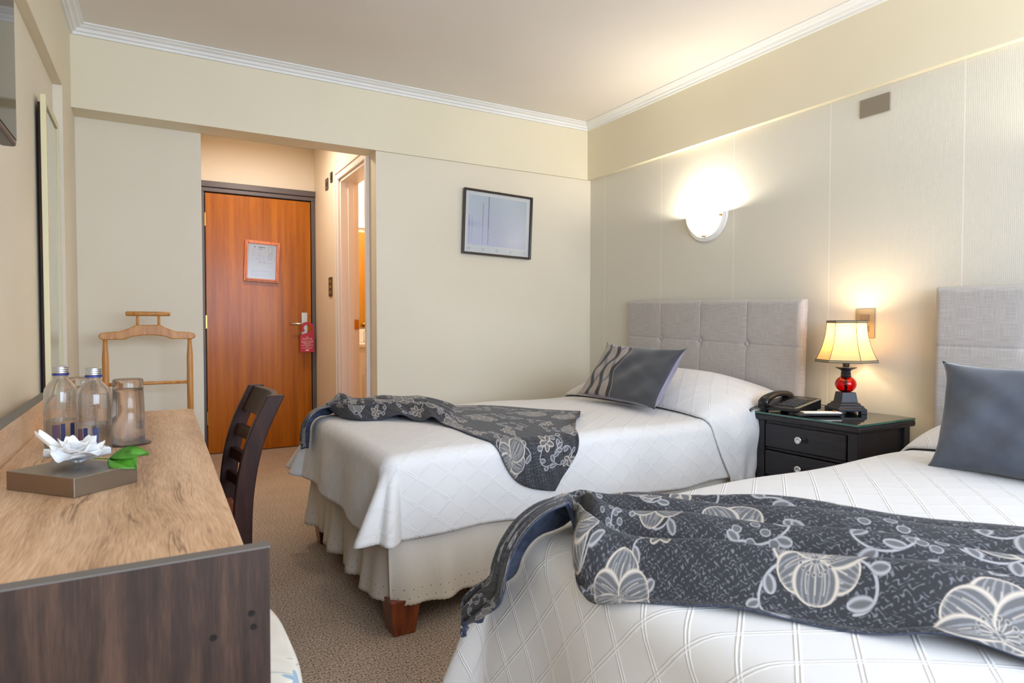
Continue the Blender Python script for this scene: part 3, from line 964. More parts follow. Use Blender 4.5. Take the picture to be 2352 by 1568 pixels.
def make_bed(B, label_bed, label_cov):
    cx, cy = (B.x0 + B.x1) / 2, (B.y0 + B.y1) / 2
    e = empty('bed', (cx, cy, 0), label_bed, 'bed')
    x0, x1, y0, y1 = B.x0 - cx + .02, B.x1 - cx, B.y0 - cy + .02, B.y1 - cy - .02
    bm = BM(); sh_ = B.shear * 2.1; box(bm, x0, x1, y0 + sh_, y1, .32, B.top - .014); finish('mattress', bm, M_pap, e, bevel=.045)
    bm = BM(); box(bm, x0 + .02, x1, y0 + .02 + sh_, y1 - .02, .12, .319); finish('bed_base', bm, M_leg, e)
    # skirt
    per = [(x1, y0, 0, -1), (x0, y0, 0, -1), (x0, y1, -1, 0), (x1, y1, 0, 1)]
    pts = []
    segs = [((x1, y0), (x0, y0), (0, -1)), ((x0, y0), (x0, y1), (-1, 0)), ((x0, y1), (x1, y1), (0, 1))]
    s0 = 0
    for (p, q, n_) in segs:
        L = math.hypot(q[0] - p[0], q[1] - p[1]); m_ = int(L / .006)
        for k in range(m_ + 1):
            f = k / m_
            pts.append((p[0] + (q[0] - p[0]) * f, p[1] + (q[1] - p[1]) * f, n_[0], n_[1], s0 + L * f, min(f, 1 - f) * L))
        s0 += L
    # blend normals round corners
    P = []
    for k, p in enumerate(pts):
        nx = sum(pts[min(max(k + d_, 0), len(pts) - 1)][2] for d_ in range(-8, 9)); ny = sum(pts[min(max(k + d_, 0), len(pts) - 1)][3] for d_ in range(-8, 9))
        l_ = math.hypot(nx, ny) or 1
        P.append((p[0], p[1], nx / l_, ny / l_, p[4]))
    bm = BM(); rows = 14
    uvl = bm.loops.layers.uv.verify()
    zt, zb = .335, .095
    V_ = []
    for (x, y, nx, ny, sl) in P:
        col = []
        for j in range(rows + 1):
            f = j / rows                           # 0 top .. 1 bottom
            am = .004 + .028 * f ** 1.2
            off = .006 + .014 * f + am * (math.sin(sl * 21 + 1.2 * math.sin(sl * 5.3 + B.seed)) * .7 + .35 * math.sin(sl * 47 + 2))
            zz = zt + (zb - zt) * f
            if j == rows: zz += .0045 * (abs(((sl / .016) % 1) - .5) * 2) + .006 * math.sin(sl * 4)
            col.append(bm.verts.new((x + nx * off, y + ny * off + B.shear * (x - x0), zz)))
        V_.append(col)
    for k in range(len(V_) - 1):
        for j in range(rows):
            f = bm.faces.new((V_[k][j], V_[k + 1][j], V_[k + 1][j + 1], V_[k][j + 1])); f.smooth = True
            for lp, (kk, jj) in zip(f.loops, ((k, j), (k + 1, j), (k + 1, j + 1), (k, j + 1))):
                lp[uvl].uv = (P[kk][4], (zt - zb) * (1 - jj / rows))
    o = finish('bed_skirt', bm, M_skirt, e, keep_uv=True)
    o.modifiers.new('s', 'SOLIDIFY').thickness = .0015
    for (lx, ly) in ((x0 + .05, y0 + .028), (x0 + .05, y1 - .028), (x1 - .08, y0 + .055 + sh_), (x1 - .08, y1 - .055)):
        bm = BM()
        r0, r1 = .052, .037
        lathe(bm, [(0, 0), (r1 * 1.41, 0), (r0 * 1.41, .119), (0, .119)], 4, Matrix.Translation((lx, ly, 0)) @ Matrix.Rotation(R_(45), 4, 'Z'))
        finish('leg', bm, M_leg, e, bevel=.004)
    # bedspread
    bm = BM()
    hang = B.hang
    off = .004
    def fn(i, j):
        a, b = B.flat(i, j, hang); p = B.S(a, b); return p + Vector((0, 0, off))
    grid(bm, 190, 170, fn, lambda i, j: B.flat(i, j, hang))
    o = finish('bedspread', bm, M_quilt, keep_uv=True)
    md = o.modifiers.new('s', 'SOLIDIFY'); md.thickness = .004; md.offset = 1
    tag(o, label_cov, 'bedspread')
    return e

make_bed(bed1, 'farther single bed with cream eyelet skirt and red-brown tapered legs', 'white diamond-quilted bedspread on the farther bed, by the back wall')
make_bed(bed2, 'nearer single bed with cream skirt in the right foreground', 'white diamond-quilted bedspread on the nearer bed in the foreground')

# runners
def catmull(P, t_):
    n = len(P) - 1
    x = min(max(t_, 0), 1) * n; i = min(int(x), n - 1); f = x - i
    p0, p1, p2, p3 = P[max(i - 1, 0)], P[i], P[i + 1], P[min(i + 2, n)]
    return tuple(.5 * ((2 * b) + (-a + c) * f + (2 * a - 5 * b + 4 * c - d_) * f * f + (-a + 3 * b - 3 * c + d_) * f ** 3) for a, b, c, d_ in zip(p0, p1, p2, p3))

def runner(B, A, Bc, m, label, lifts, nf=3.0, seed=0, tun=(2, 0)):
    bm = BM()
    nt_, ns = 260, 110
    W = .70
    def pt(t_, s_):
        a = catmull(A, t_); b = catmull(Bc, t_)
        # gathered cloth wanders a little sideways
        return a, b
    cache = {}
    def fn(t_, s_):
        a, b = pt(t_, s_)
        wd = math.hypot(a[0] - b[0], a[1] - b[1])
        g = max(0, (W / max(wd, .08)) ** 2 - 1)
        amp = min(.26 * wd / nf * math.sqrt(g), .030)
        ph = s_ * nf * 2 * PI + 1.6 * math.sin(t_ * 7 + seed) + seed
        rid = abs(math.sin(ph / 2)) ** .85
        edge = min(1, min(s_, 1 - s_) * 7)
        sw = s_ + .05 * math.sin(ph + 1.2) * min(1, g) * edge
        fa, fb = a[0] + (b[0] - a[0]) * sw, a[1] + (b[1] - a[1]) * sw
        fa += .010 * math.sin(s_ * 9 + t_ * 5); 
        off = .0135 + amp * 2 * rid * (.05 + .95 * edge) + .004 * math.sin(t_ * 40 + s_ * 6) * min(1, g)
        if t_ > tun[0]:
            k_ = min(1, (t_ - tun[0]) / .05) * (1 - .35 * ((t_ - tun[0]) / (1 - tun[0])) ** 2)
            q_ = min(1, s_ / .28); off = off * (1 - k_) + k_ * (.0135 + tun[1] * (q_ * q_ * (3 - 2 * q_)) ** .7)
        for (tc_, s0_, st, ss, hh) in lifts:
            off += hh * math.exp(-((t_ - tc_) / st) ** 2 - ((s_ - s0_) / ss) ** 2)
        p = B.S(fa, fb); n_ = B.N(fa, fb)
        return p + n_ * off
    V_ = grid(bm, nt_, ns, fn, lambda t_, s_: (t_, s_))
    o = finish('bed_runner', bm, [m, M_blue], keep_uv=True)
    md = o.modifiers.new('s', 'SOLIDIFY'); md.thickness = .003; md.offset = 0; md.material_offset = 1; md.material_offset_rim = 1
    # make sure the patterned side faces up
    me = o.data
    nz_ = sum(p.normal.z for p in me.polygons)
    if nz_ < 0: me.flip_normals()
    tag(o, label, 'bed runner')
    return o
A1 = [(1.69, 2.29), (1.60, 2.43), (1.46, 2.64), (1.24, 2.84), (1.02, 2.93), (.88, 2.94), (.78, 2.93), (.69, 2.90), (.61, 2.88), (.54, 2.86)]
B1 = [(1.265, 1.74), (1.11, 1.80), (1.02, 2.00), (1.01, 2.21), (.97, 2.40), (.85, 2.54), (.75, 2.62), (.71, 2.79), (.62, 2.79), (.55, 2.78)]
runner(bed1, A1, B1, M_flor, 'charcoal floral runner across the foot of the farther bed', [(.67, .25, .04, .3, .03), (.5, 1, .03, .12, .02), (.40, 1, .03, .12, .025)], 3, .5, (.74, .045))
A2 = [(1.62, .20), (1.47, .36), (1.34, .50), (1.19, .69), (1.05, .87), (.93, 1.00), (.83, 1.06), (.76, 1.05), (.69, 1.03), (.605, 1.035), (.55, 1.095), (.47, 1.16)]
B2 = [(1.10, -.14), (.99, .12), (.885, .325), (.80, .475), (.725, .61), (.66, .715), (.628, .82), (.71, .965), (.665, .965), (.575, .975), (.51, 1.045), (.445, 1.135)]
runner(bed2, A2, B2, M_flor2, 'charcoal floral runner bunched over the foot of the nearer bed', [(.56, .6, .05, .5, .015), (.22, 1, .03, .12, .012)], 4, 2.2, (.64, .070))

# ---------------------------------------------------------------- pillows under quilted covers
def pillow_cover(B, xa, xb, hgt, label, front_skew):
    bm = BM()
    y0, y1 = B.y0, B.y1
    hang_n = .27
    def fn(u, v):
        # u along X (front->wall), v across from near hem to far hem
        tot = hang_n + (y1 - y0) + .20
        b = y0 - hang_n + tot * v
        X = xa + (xb - xa) * u
        inside = max(0, 1 - abs((b - (y0 + y1) / 2) / ((y1 - y0) / 2 + .02)) ** 3.2)
        prof = math.sin(min(1, u * 1.0) ** .72 * PI * .80) if u > 0 else 0
        lift = hgt * max(prof, 0) * inside ** .6
        side = max(0, (y0 + .05 - b))
        dn_ = min(side / .3, 1)
        X = xa + .13 * dn_ + (xb - xa - .13 * dn_) * u * (1 - .66 * dn_)
        p = B.S(X, b)
        bulge = .035 * math.sin(min(1, u) * PI) * math.exp(-((b - y0 + .04) / .1) ** 2)
        p.z += lift + .012
        n_ = B.N(X, b)
        p += n_ * (.010 + .006 * math.sin(u * 14 + b * 9)) * (1 if b < y0 or b > y1 else .3)
        p.y += -bulge if b < y0 + .1 else 0
        return p
    def uvf(u, v): return (xa + (xb - xa) * u, y0 - hang_n + (hang_n + (y1 - y0) + .2) * v + .03)
    grid(bm, 70, 150, fn, uvf)
    o = finish('pillow_cover', bm, M_quilt, keep_uv=True)
    md = o.modifiers.new('s', 'SOLIDIFY'); md.thickness = .006; md.offset = 1
    tag(o, label, 'pillow')
pillow_cover(bed1, 2.09, 2.70, .155, 'white quilted cover pulled over the pillow at the head of the farther bed', .16)
pillow_cover(bed2, 2.17, 2.70, .13, 'white quilted cover over the pillow at the head of the nearer bed', .10)

# ---------------------------------------------------------------- headboards
def headboard(name, xa, ya, xb, yb, z0, z1, nb, roll, label):
    """front face from (xa,ya) far end to (xb,yb) near end"""
    L = math.hypot(xb - xa, yb - ya)
    rz = math.atan2(xa - xb, -(yb - ya)) 
    e = empty(name, ((xa + xb) / 2, (ya + yb) / 2, 0), label, 'headboard')
    e.rotation_euler = (roll, 0, -math.atan2(xa - xb, ya - yb))
    H = z1 - z0; D = .045
    zs = z1 - .235
    xs = [(-L / 2 + L * (k + 1) / (nb + 1)) for k in range(nb)]
    bm = BM()
    def front(u, v):
        y = (u - .5) * L; z = z0 + H * v
        d = 0.0
        for s_ in xs: d += .003 * math.exp(-((y - s_) / .004) ** 2) + .0022 * math.exp(-((y - s_) / .03) ** 2)
        d += .003 * math.exp(-((z - zs) / .004) ** 2) + .0022 * math.exp(-((z - zs) / .03) ** 2)
        for s_ in xs:
            d += .008 * math.exp(-(((y - s_) ** 2 + (z - zs) ** 2) / .022 ** 2))
        ed = min(min(u, 1 - u) * L, (z1 - z), (z - z0) if z0 > .3 else 1)
        r_ = .028
        if ed < r_: d += r_ - math.sqrt(max(r_ * r_ - (r_ - ed) ** 2, 0))
        return Vector((d, y, z))
    nu, nv = 320, 180
    V_ = grid(bm, nu, nv, front)
    # sides and back
    rim = [V_[i][0] for i in range(nu + 1)] + [V_[nu][j] for j in range(1, nv + 1)] + [V_[i][nv] for i in range(nu - 1, -1, -1)] + [V_[0][j] for j in range(nv - 1, 0, -1)]
    back = [bm.verts.new((D, v.co.y, v.co.z)) for v in rim]
    for k in range(len(rim)):
        k2 = (k + 1) % len(rim); f = bm.faces.new((rim[k], back[k], back[k2], rim[k2])); f.smooth = True
    bm.faces.new(back)
    finish('padded_panel', bm, M_linen, e)
    for s_ in xs:
        bm = BM(); lathe(bm, [(.0115, 0), (.0115, .003), (.009, .006), (.004, .0075), (0, .008)], 20, Matrix.Translation((.014, s_, zs)) @ Matrix.Rotation(R_(-90), 4, 'Y'))
        finish('button', bm, M_linen, e, smooth=True)
    return e
headboard('headboard', 2.772, 3.30, 2.724, 1.962, .40, 1.142, 3, R_(1.6), 'grey linen headboard with three buttons behind the farther bed')
headboard('headboard', 2.728, 1.362, 2.728, .06, .40, 1.142, 3, R_(.7), 'grey linen headboard cut off by the right edge of the photo')

# ---------------------------------------------------------------- cushions
def cushion(name, o0, ex, ey, W, H, T, mats, label, ff=1, fb=1, seed=0):
    ex = Vector(ex).normalized(); ey = Vector(ey).normalized(); en = ex.cross(ey).normalized()
    o0 = Vector(o0)
    bm = BM(); uvl = bm.loops.layers.uv.verify()
    n = 48; m_ = 36
    rs_ = random.Random(seed); phs = [rs_.uniform(0, 6) for _ in range(4)]
    def thick(u, v):
        a = max(0, 1 - abs(2 * u - 1) ** 2.6); b = max(0, 1 - abs(2 * v - 1) ** 2.6)
        return T * (a * b) ** .55
    def base(u, v):
        # edges pull in between the corners
        cu = 2 * u - 1; cv = 2 * v - 1
        pu = cu * (1 - .085 * (1 - cv ** 4)); pv = cv * (1 - .11 * (1 - cu ** 4))
        return (pu * W / 2, pv * H / 2)
    def mk(sg, fat):
        def fn(u, v):
            x, y = base(u, v); t_ = thick(u, v) * sg * fat
            wr = .004 * math.sin(u * 21 + phs[0] + v * 6) * math.sin(v * 13 + phs[1]) * (thick(u, v) > .004) + .003 * math.sin(13 * (u - v) + phs[2])
            return o0 + ex * x + ey * y + en * (t_ + wr * sg * min(1, thick(u, v) / T * 2))
        return fn
    grid(bm, n, m_, mk(1, ff), lambda u, v: (u, v), 0)
    grid(bm, n, m_, mk(-1, fb), lambda u, v: (u, v), 1 if len(mats) > 1 else 0)
    bmesh.ops.remove_doubles(bm, verts=bm.verts, dist=.0004)
    bmesh.ops.recalc_face_normals(bm, faces=bm.faces)
    o = finish(name, bm, mats, keep_uv=True)
    tag(o, label, 'cushion')
    return o
# farther bed: long cushion, front face towards the foot
cushion('cushion', (2.035, 2.385, .765), (0, -1, -.02), (.21, .03, .245), .585, .35, .075, [M_cush, M_gus],
        'long charcoal cushion with wavy black stripes on one end, on the farther bed', .45, 1.5, seed=1)
cushion('cushion', (1.975, .690, .742), (0, -1, 0), (.12, .02, .30), .56, .325, .085, [M_velb],
        'plain slate-blue velvet cushion on the nearer bed', seed=5)

# ---------------------------------------------------------------- nightstand and what is on it
ns = empty('nightstand', (2.572, 1.685, 0), 'black nightstand with chrome-knobbed drawers and glass top between the two beds', 'nightstand')
NX0, NX1, NY0, NY1 = -.185, .185, -.240, .228
bm = BM(); box(bm, -.202, .203, -.255, .243, .575, .602); finish('top', bm, M_ebony, ns, bevel=.008)
bm = BM(); box(bm, -.200, .201, -.252, .240, .6022, .6102)
o = finish('glass_top', bm, [M_tglass, M_tedge], ns)
for p in o.data.polygons: p.material_index = 0 if abs(p.normal.z) > .5 else 1
bm = BM()
for (x, y) in ((NX0, NY0), (NX0, NY1 - .04), (NX1 - .04, NY0), (NX1 - .04, NY1 - .04)): box(bm, x, x + .04, y, y + .04, 0, .5745)
box(bm, NX0 + .04, NX1 - .04, NY0 + .012, NY0 + .024, .06, .5745); box(bm, NX0 + .04, NX1 - .04, NY1 - .024, NY1 - .012, .06, .5745)
box(bm, NX1 - .02, NX1 - .01, NY0 + .04, NY1 - .04, .06, .5745)
box(bm, NX0 + .008, NX0 + .03, NY0 + .04, NY1 - .04, .555, .5745)
for z in (.449, .323, .197, .071): box(bm, NX0 + .012, NX0 + .03, NY0 + .04, NY1 - .04, z - .006, z + .006)
finish('carcass', bm, M_ebony, ns, bevel=.002)
for (z0, z1) in ((.458, .562), (.332, .441), (.206, .315), (.080, .189)):
    bm = BM(); box(bm, NX0 - .002, NX0 + .018, NY0 + .046, NY1 - .046, z0, z1); dr = finish('drawer', bm, M_ebony, ns, bevel=.004)
    bm = BM(); lathe(bm, [(.006, 0), (.006, .012), (.014, .018), (.0165, .026), (.0145, .030), (.008, .0275), (0, .0265)], 24,
                     Matrix.Translation((NX0 - .002, 0, (z0 + z1) / 2 + .003)) @ Matrix.Rotation(R_(-90), 4, 'Y'))
    finish('knob', bm, M_chrome, dr, smooth=True)
ZT = .6105

# table lamp (square base turned towards the camera)
tl = empty('table_lamp', (2.672, 1.675, ZT), 'table lamp with red glass ball, black base and lit cream panelled shade', 'lamp', R_(-30))
bm = BM()
def sq(bm, prof):
    lathe(bm, [(r_ * 1.4142, z) for r_, z in prof], 4, Matrix.Rotation(R_(45), 4, 'Z'))
sq(bm, [(0, .012), (.062, .012), (.062, .022), (.056, .026), (.053, .034), (.045, .038), (.042, .046), (.036, .048), (.030, .092), (0, .092)])
for sx_ in (-1, 1):
    for sy in (-1, 1): box(bm, min(sx_ * .062, sx_ * .036), max(sx_ * .062, sx_ * .036), min(sy * .062, sy * .036), max(sy * .062, sy * .036), 0, .0125)
finish('base', bm, M_blackm, tl, bevel=.0015)
bm = BM(); bp_ = [(.016, .092), (.030, .099), (.040, .113), (.043, .128), (.038, .144), (.026, .156), (.018, .160)]
lathe(bm, [catmull(bp_, k / 30) for k in range(31)], 64); 
o = finish('glass_ball', bm, M_redg, tl, smooth=True); o.modifiers.new('s', 'SOLIDIFY').thickness = .003
bm = BM(); lathe(bm, [(.006, .092), (.006, .16)], 10); lathe(bm, [(0, .158), (.020, .158), (.022, .164), (.019, .168), (.021, .174), (.018, .179), (.020, .186), (.028, .192), (.043, .199), (.043, .2015), (.012, .203), (.0135, .207), (.0135, .245), (0, .245)], 32)
finish('stem', bm, M_blackm, tl, smooth=False, bevel=0)
bm = BM()
zs0, zs1 = .226, .405
def hexr(f):     # half-width profile, bell shaped
    return .124 - .046 * (1 - (1 - f) ** 2.1)
def hexpt(k, r_, z, off=0): an = R_(60 * k + 30); return Vector(((r_ + off) * math.cos(an), (r_ + off) * math.sin(an), z))
nz_ = 14
rings = []
for j in range(nz_ + 1):
    f = j / nz_; ring = []
    for k in range(6):
        for q in range(4):
            p = hexpt(k, hexr(f), zs0 + (zs1 - zs0) * f).lerp(hexpt(k + 1, hexr(f), zs0 + (zs1 - zs0) * f), q / 4)
            ring.append(bm.verts.new(p))
    rings.append(ring)
for a, b in zip(rings, rings[1:]):
    for i in range(24): bm.faces.new((a[i], a[(i + 1) % 24], b[(i + 1) % 24], b[i]))
sh = finish('lamp_shade', bm, M_shade, tl)
sh['label'] = 'lit cream fabric shade'
bm = BM()
for k in range(6): tube(bm, [hexpt(k, hexr(j / 10), zs0 + (zs1 - zs0) * j / 10, .001) for j in range(11)], .0011, 6)
for f, z in ((0, zs0), (1, zs1)):
    for dz in (-.001, .008):
        zz = z + (dz if f == 0 else -dz)
        tube(bm, [hexpt(k, hexr(f) + (0 if dz < 0 else (-.001 if f == 0 else .0006)), zz, .001) for k in range(7)], .0016, 6)
finish('piping', bm, M_trimd, sh, smooth=True)
for f, z in ((0, zs0 + .0035), (1, zs1 - .0035)):
    bm = BM()
    for k in range(6):
        a, b = hexpt(k, hexr(f), z, .0012), hexpt(k + 1, hexr(f), z, .0012)
        vs = [bm.verts.new(p + Vector((0, 0, d_))) for p, d_ in ((a, -.0035), (b, -.0035), (b, .0035), (a, .0035))]; bm.faces.new(vs)
    bmesh.ops.remove_doubles(bm, verts=bm.verts, dist=.0001); finish('braid', bm, M_trimb, sh)
bm = BM(); lathe(bm, [(0, .345), (.016, .337), (.024, .32), (.022, .30), (.013, .28), (.012, .246), (0, .246)], 20); finish('bulb', bm, M_bulb, tl, smooth=True)
L = lamp('table_lamp_light', 'POINT', (0, 0, .355), 3.3, (1, .78, .50), shadow_soft_size=.03); L.parent = tl

# telephone
ph = empty('telephone', (2.485, 1.820, ZT), 'black corded desk telephone on the nightstand', 'telephone', R_(4))
bm = BM()
def wedge(bm, x0, x1, y0, y1, zb, za, zc):
    vs = [bm.verts.new(p) for p in ((x0, y0, zb), (x1, y0, zb), (x1, y1, zb), (x0, y1, zb), (x0, y0, za), (x1, y0, zc), (x1, y1, zc), (x0, y1, za))]
    for f in ((0, 3, 2, 1), (4, 5, 6, 7), (0, 1, 5, 4), (1, 2, 6, 5), (2, 3, 7, 6), (3, 0, 4, 7)): bm.faces.new([vs[i] for i in f])
wedge(bm, -.105, .105, -.090, .090, .012, .030, .062)
finish('base', bm, M_black, ph, bevel=.007)
bm = BM()
bm.free()
for y in (-.07, .07):
    for x in (-.09, .06):
        bm = BM(); box(bm, x, x + .022, y - .012, y + .012, 0, .014); finish('foot', bm, M_black, ph)
def zs_(x): return .030 + (x + .105) / .21 * .032
bm = BM()
for i in range(5):
    for j in range(4):
        x = -.075 + i * .021; y = -.070 + j * .022
        box(bm, x, x + .013, y, y + .016, zs_(x) - .001, zs_(x) + .0055)
finish('keypad', bm, M_key, ph, bevel=.002)
bm = BM(); wedge(bm, .045, .085, -.075, .005, .045, zs_(.045) + .001, zs_(.085) + .001); finish('display', bm, M_lcd, ph, bevel=.001)
bm = BM(); wedge(bm, -.098, .095, -.0895, -.0865, .03, zs_(-.098) + .001, zs_(.095) + .001); finish('side_trim', bm, M_plate, ph)
hs = bm = BM()
n = 22; rings = []
for i in range(n + 1):
    f = i / n; x = -.112 + .205 * f
    zc = .046 + .016 * f + .020 * math.sin(PI * f) ** .7 
    hw = .024 - .004 * math.sin(PI * f); ht = .012 + .010 * (abs(2 * f - 1) ** 3)
    zc -= ht * .5 * (abs(2 * f - 1) ** 4)
    ring = []
    for k in range(14):
        an = 2 * PI * k / 14
        c_, s_ = math.cos(an), math.sin(an)
        ring.append(bm.verts.new((x, .058 + hw * math.copysign(abs(c_) ** .6, c_), zc + ht * math.copysign(abs(s_) ** .6, s_))))
    rings.append(ring)
for a, b in zip(rings, rings[1:]):
    for k in range(14): bm.faces.new((a[k], a[(k + 1) % 14], b[(k + 1) % 14], b[k]))
bm.faces.new(rings[0][::-1]); bm.faces.new(rings[-1])
finish('handset', bm, M_black, ph, smooth=True, bevel=0)
bm = BM()
pts = []
c0 = [Vector((-.112, .058, .030)), Vector((-.125, .085, .018)), Vector((-.135, .112, -.005)), Vector((-.135, .125, -.05)), Vector((-.13, .120, -.085)), Vector((-.125, .100, -.075)), Vector((-.12, .105, -.03))]
NN = 420
for i in range(NN + 1):
    f = i / NN; q = catmull([tuple(v) for v in c0], f); q2 = catmull([tuple(v) for v in c0], min(1, f + .01))
    d_ = (Vector(q2) - Vector(q)); d_ = d_.normalized() if d_.length > 1e-6 else Vector((0, 0, 1))
    s_ = d_.cross(Vector((1, 0, .3))).normalized(); u_ = s_.cross(d_)
    rr = .0055 if f > .12 else .0
    an = f * 2 * PI * 34
    pts.append(Vector(q) + (s_ * math.cos(an) + u_ * math.sin(an)) * rr)
tube(bm, pts, .0016, 5); finish('coiled_cord', bm, M_black, ph, smooth=True)
bm = BM(); tube(bm, [catmull([(.10, -.06, .03), (.13, -.09, .028), (.16, -.12, .012), (.17, -.16, .003), (.19, -.2, .003)], k / 12) for k in range(13)], .0022, 6); finish('line_cord', bm, M_black, ph, smooth=True)

rc = empty('remote_control', (2.482, 1.665, ZT), 'white remote control lying on the nightstand beside the phone', 'remote control', R_(-32))
bm = BM(); box(bm, -.078, .078, -.022, .022, 0, .011); finish('lower_shell', bm, M_black, rc, bevel=.005)
bm = BM(); box(bm, -.080, .080, -.023, .023, .0112, .018); f_ = finish('face_plate', bm, M_remote, rc, bevel=.003)
bm = BM()
for i in range(8):
    for j in range(3): box(bm, -.065 + i * .014, -.056 + i * .014, -.015 + j * .0115, -.008 + j * .0115, .0178, .0192)
finish('key', bm, M_ceramic, f_)
bm = BM(); box(bm, .052, .062, -.004, .006, .0178, .0195); finish('power_key', bm, M_redb, f_)
bm = BM(); box(bm, -.028, .028, -.018, .018, 0, .014)
sm = tag(finish('charger_block', bm, M_black, bevel=.004), 'small black plug box on the nightstand in front of the phone', 'charger')
sm.location = (2.405, 1.695, ZT); sm.rotation_euler = (0, 0, R_(-25))

# ---------------------------------------------------------------- desk
ds = empty('desk', (-.1, 1.85, 0), 'long wall desk with light oak top and end panel coloured darker for shade in the left foreground', 'desk')
ox, oy = .1, -1.85
bm = BM()
DH = .675
pts = [(-.292, .985), (.119, .985), (.1475, 2.70)]
for k in range(5):
    an = k / 4 * PI / 2; pts.append((.1175 + .030 * math.cos(an), 2.705 + .030 * math.sin(an)))
pts += [(-.292, 2.735)]
prism(bm, [(x + ox, y + oy) for x, y in pts], DH - .03, DH)
finish('desktop', bm, M_oak, ds, bevel=.002)
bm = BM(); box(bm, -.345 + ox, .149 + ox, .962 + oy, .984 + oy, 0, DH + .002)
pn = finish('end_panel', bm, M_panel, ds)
bm = BM(); box(bm, -.345 + ox, .1505 + ox, .9612 + oy, .9848 + oy, DH + .0021, DH + .0045); finish('edge_band', bm, M_edge, pn)
for (x, z) in ((.124, .586), (.1265, .566), (.074, .563)):
    bm = BM(); lathe(bm, [(0, 0), (.0045, 0), (.0045, .001), (0, .001)], 16, Matrix.Translation((x + ox, .9618 + oy, z)) @ Matrix.Rotation(R_(90), 4, 'X')); finish('screw_cap', bm, M_black, pn)
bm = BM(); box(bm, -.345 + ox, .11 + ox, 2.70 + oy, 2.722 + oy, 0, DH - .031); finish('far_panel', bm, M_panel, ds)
bm = BM(); prism(bm, [(-.325 + ox, .985 + oy), (-.2925 + ox, .985 + oy), (-.2925 + ox, 2.735 + oy), (-.325 + ox, 2.735 + oy)], DH - .1, DH + .085); bb = finish('back_board', bm, M_oak, ds)
bm = BM(); box(bm, -.3255 + ox, -.292 + ox, .985 + oy, 2.7355 + oy, DH + .0851, DH + .0862); finish('edge_band', bm, M_edge, bb)

# metal box with flower and leaf
th = R_(41)
mb = bm = BM(); box(bm, 0, .134, 0, .185, 0, .037)
o = finish('metal_box', bm, M_box, bevel=.0012); o.location = (-.123, 1.424, DH + .0003); o.rotation_euler = (0, 0, th)
tag(o, 'low brushed metal box on the desk under a white flower', 'box')

fl = empty('white_flower', (-.128, 1.572, DH + .0375), 'white gardenia blossom lying on the metal box', 'flower')
def petalm(bm, an, r0, L, Wd, z0, lift, curl, blunt=True):
    d_ = Vector((math.cos(an), math.sin(an), 0)); s_ = Vector((-math.sin(an), math.cos(an), 0))
    def fn(u, v):
        w_ = Wd * (math.sin(PI * (.12 + .72 * u)) ** .6 if blunt else math.sin(PI * min(1, u * .93 + .05)) ** .9)
        q = 2 * v - 1
        return d_ * (r0 + L * u) + s_ * (w_ * q * .5) + Vector((0, 0, z0 + lift * u - curl * u * u + (.014 if blunt else .005) * q * q + .003 * math.sin(q * 5 + an * 3)))
    grid(bm, 10, 8, fn)
def petals(parent, specs):
    for sp in specs:
        bm = BM(); petalm(bm, *sp)
        o = finish('petal', bm, M_petal, parent, smooth=True); md = o.modifiers.new('s', 'SOLIDIFY'); md.thickness = .0012; o.modifiers.new('d', 'SUBSURF').levels = 1
sp = []
for k in range(6): sp.append((k * 1.05 + .1, .002, .056, .062, .003, .024 + .008 * (k % 2), .012))
for k in range(6): sp.append((k * 1.05 + .6, .002, .044, .056, .012, .030, .012))
for k in range(5): sp.append((k * 1.26 + .2, .002, .030, .044, .020, .030, .008))
petals(fl, sp)
petals(fl, [(R_(150), .03, .055, .022, .012, .050, .005)])
lf = empty('green_leaf', (-.070, 1.535, DH + .045), 'glossy green leaf beside the white flower on the metal box', 'leaf')
lf.rotation_euler = (R_(30), 0, R_(-8))
for an, L_, wd in ((R_(-38), .066, .052), (R_(2), .070, .046)):
    bm = BM(); petalm(bm, an, .0, L_, wd, .003, .034, .030, False)
    o = finish('leaf_blade', bm, M_leaf, lf, smooth=True); md = o.modifiers.new('s', 'SOLIDIFY'); md.thickness = .0008
bm = BM(); tube(bm, [(-.03, .006, .003), (0, 0, .004)], .0013, 6); finish('stalk', bm, M_leaf, lf)

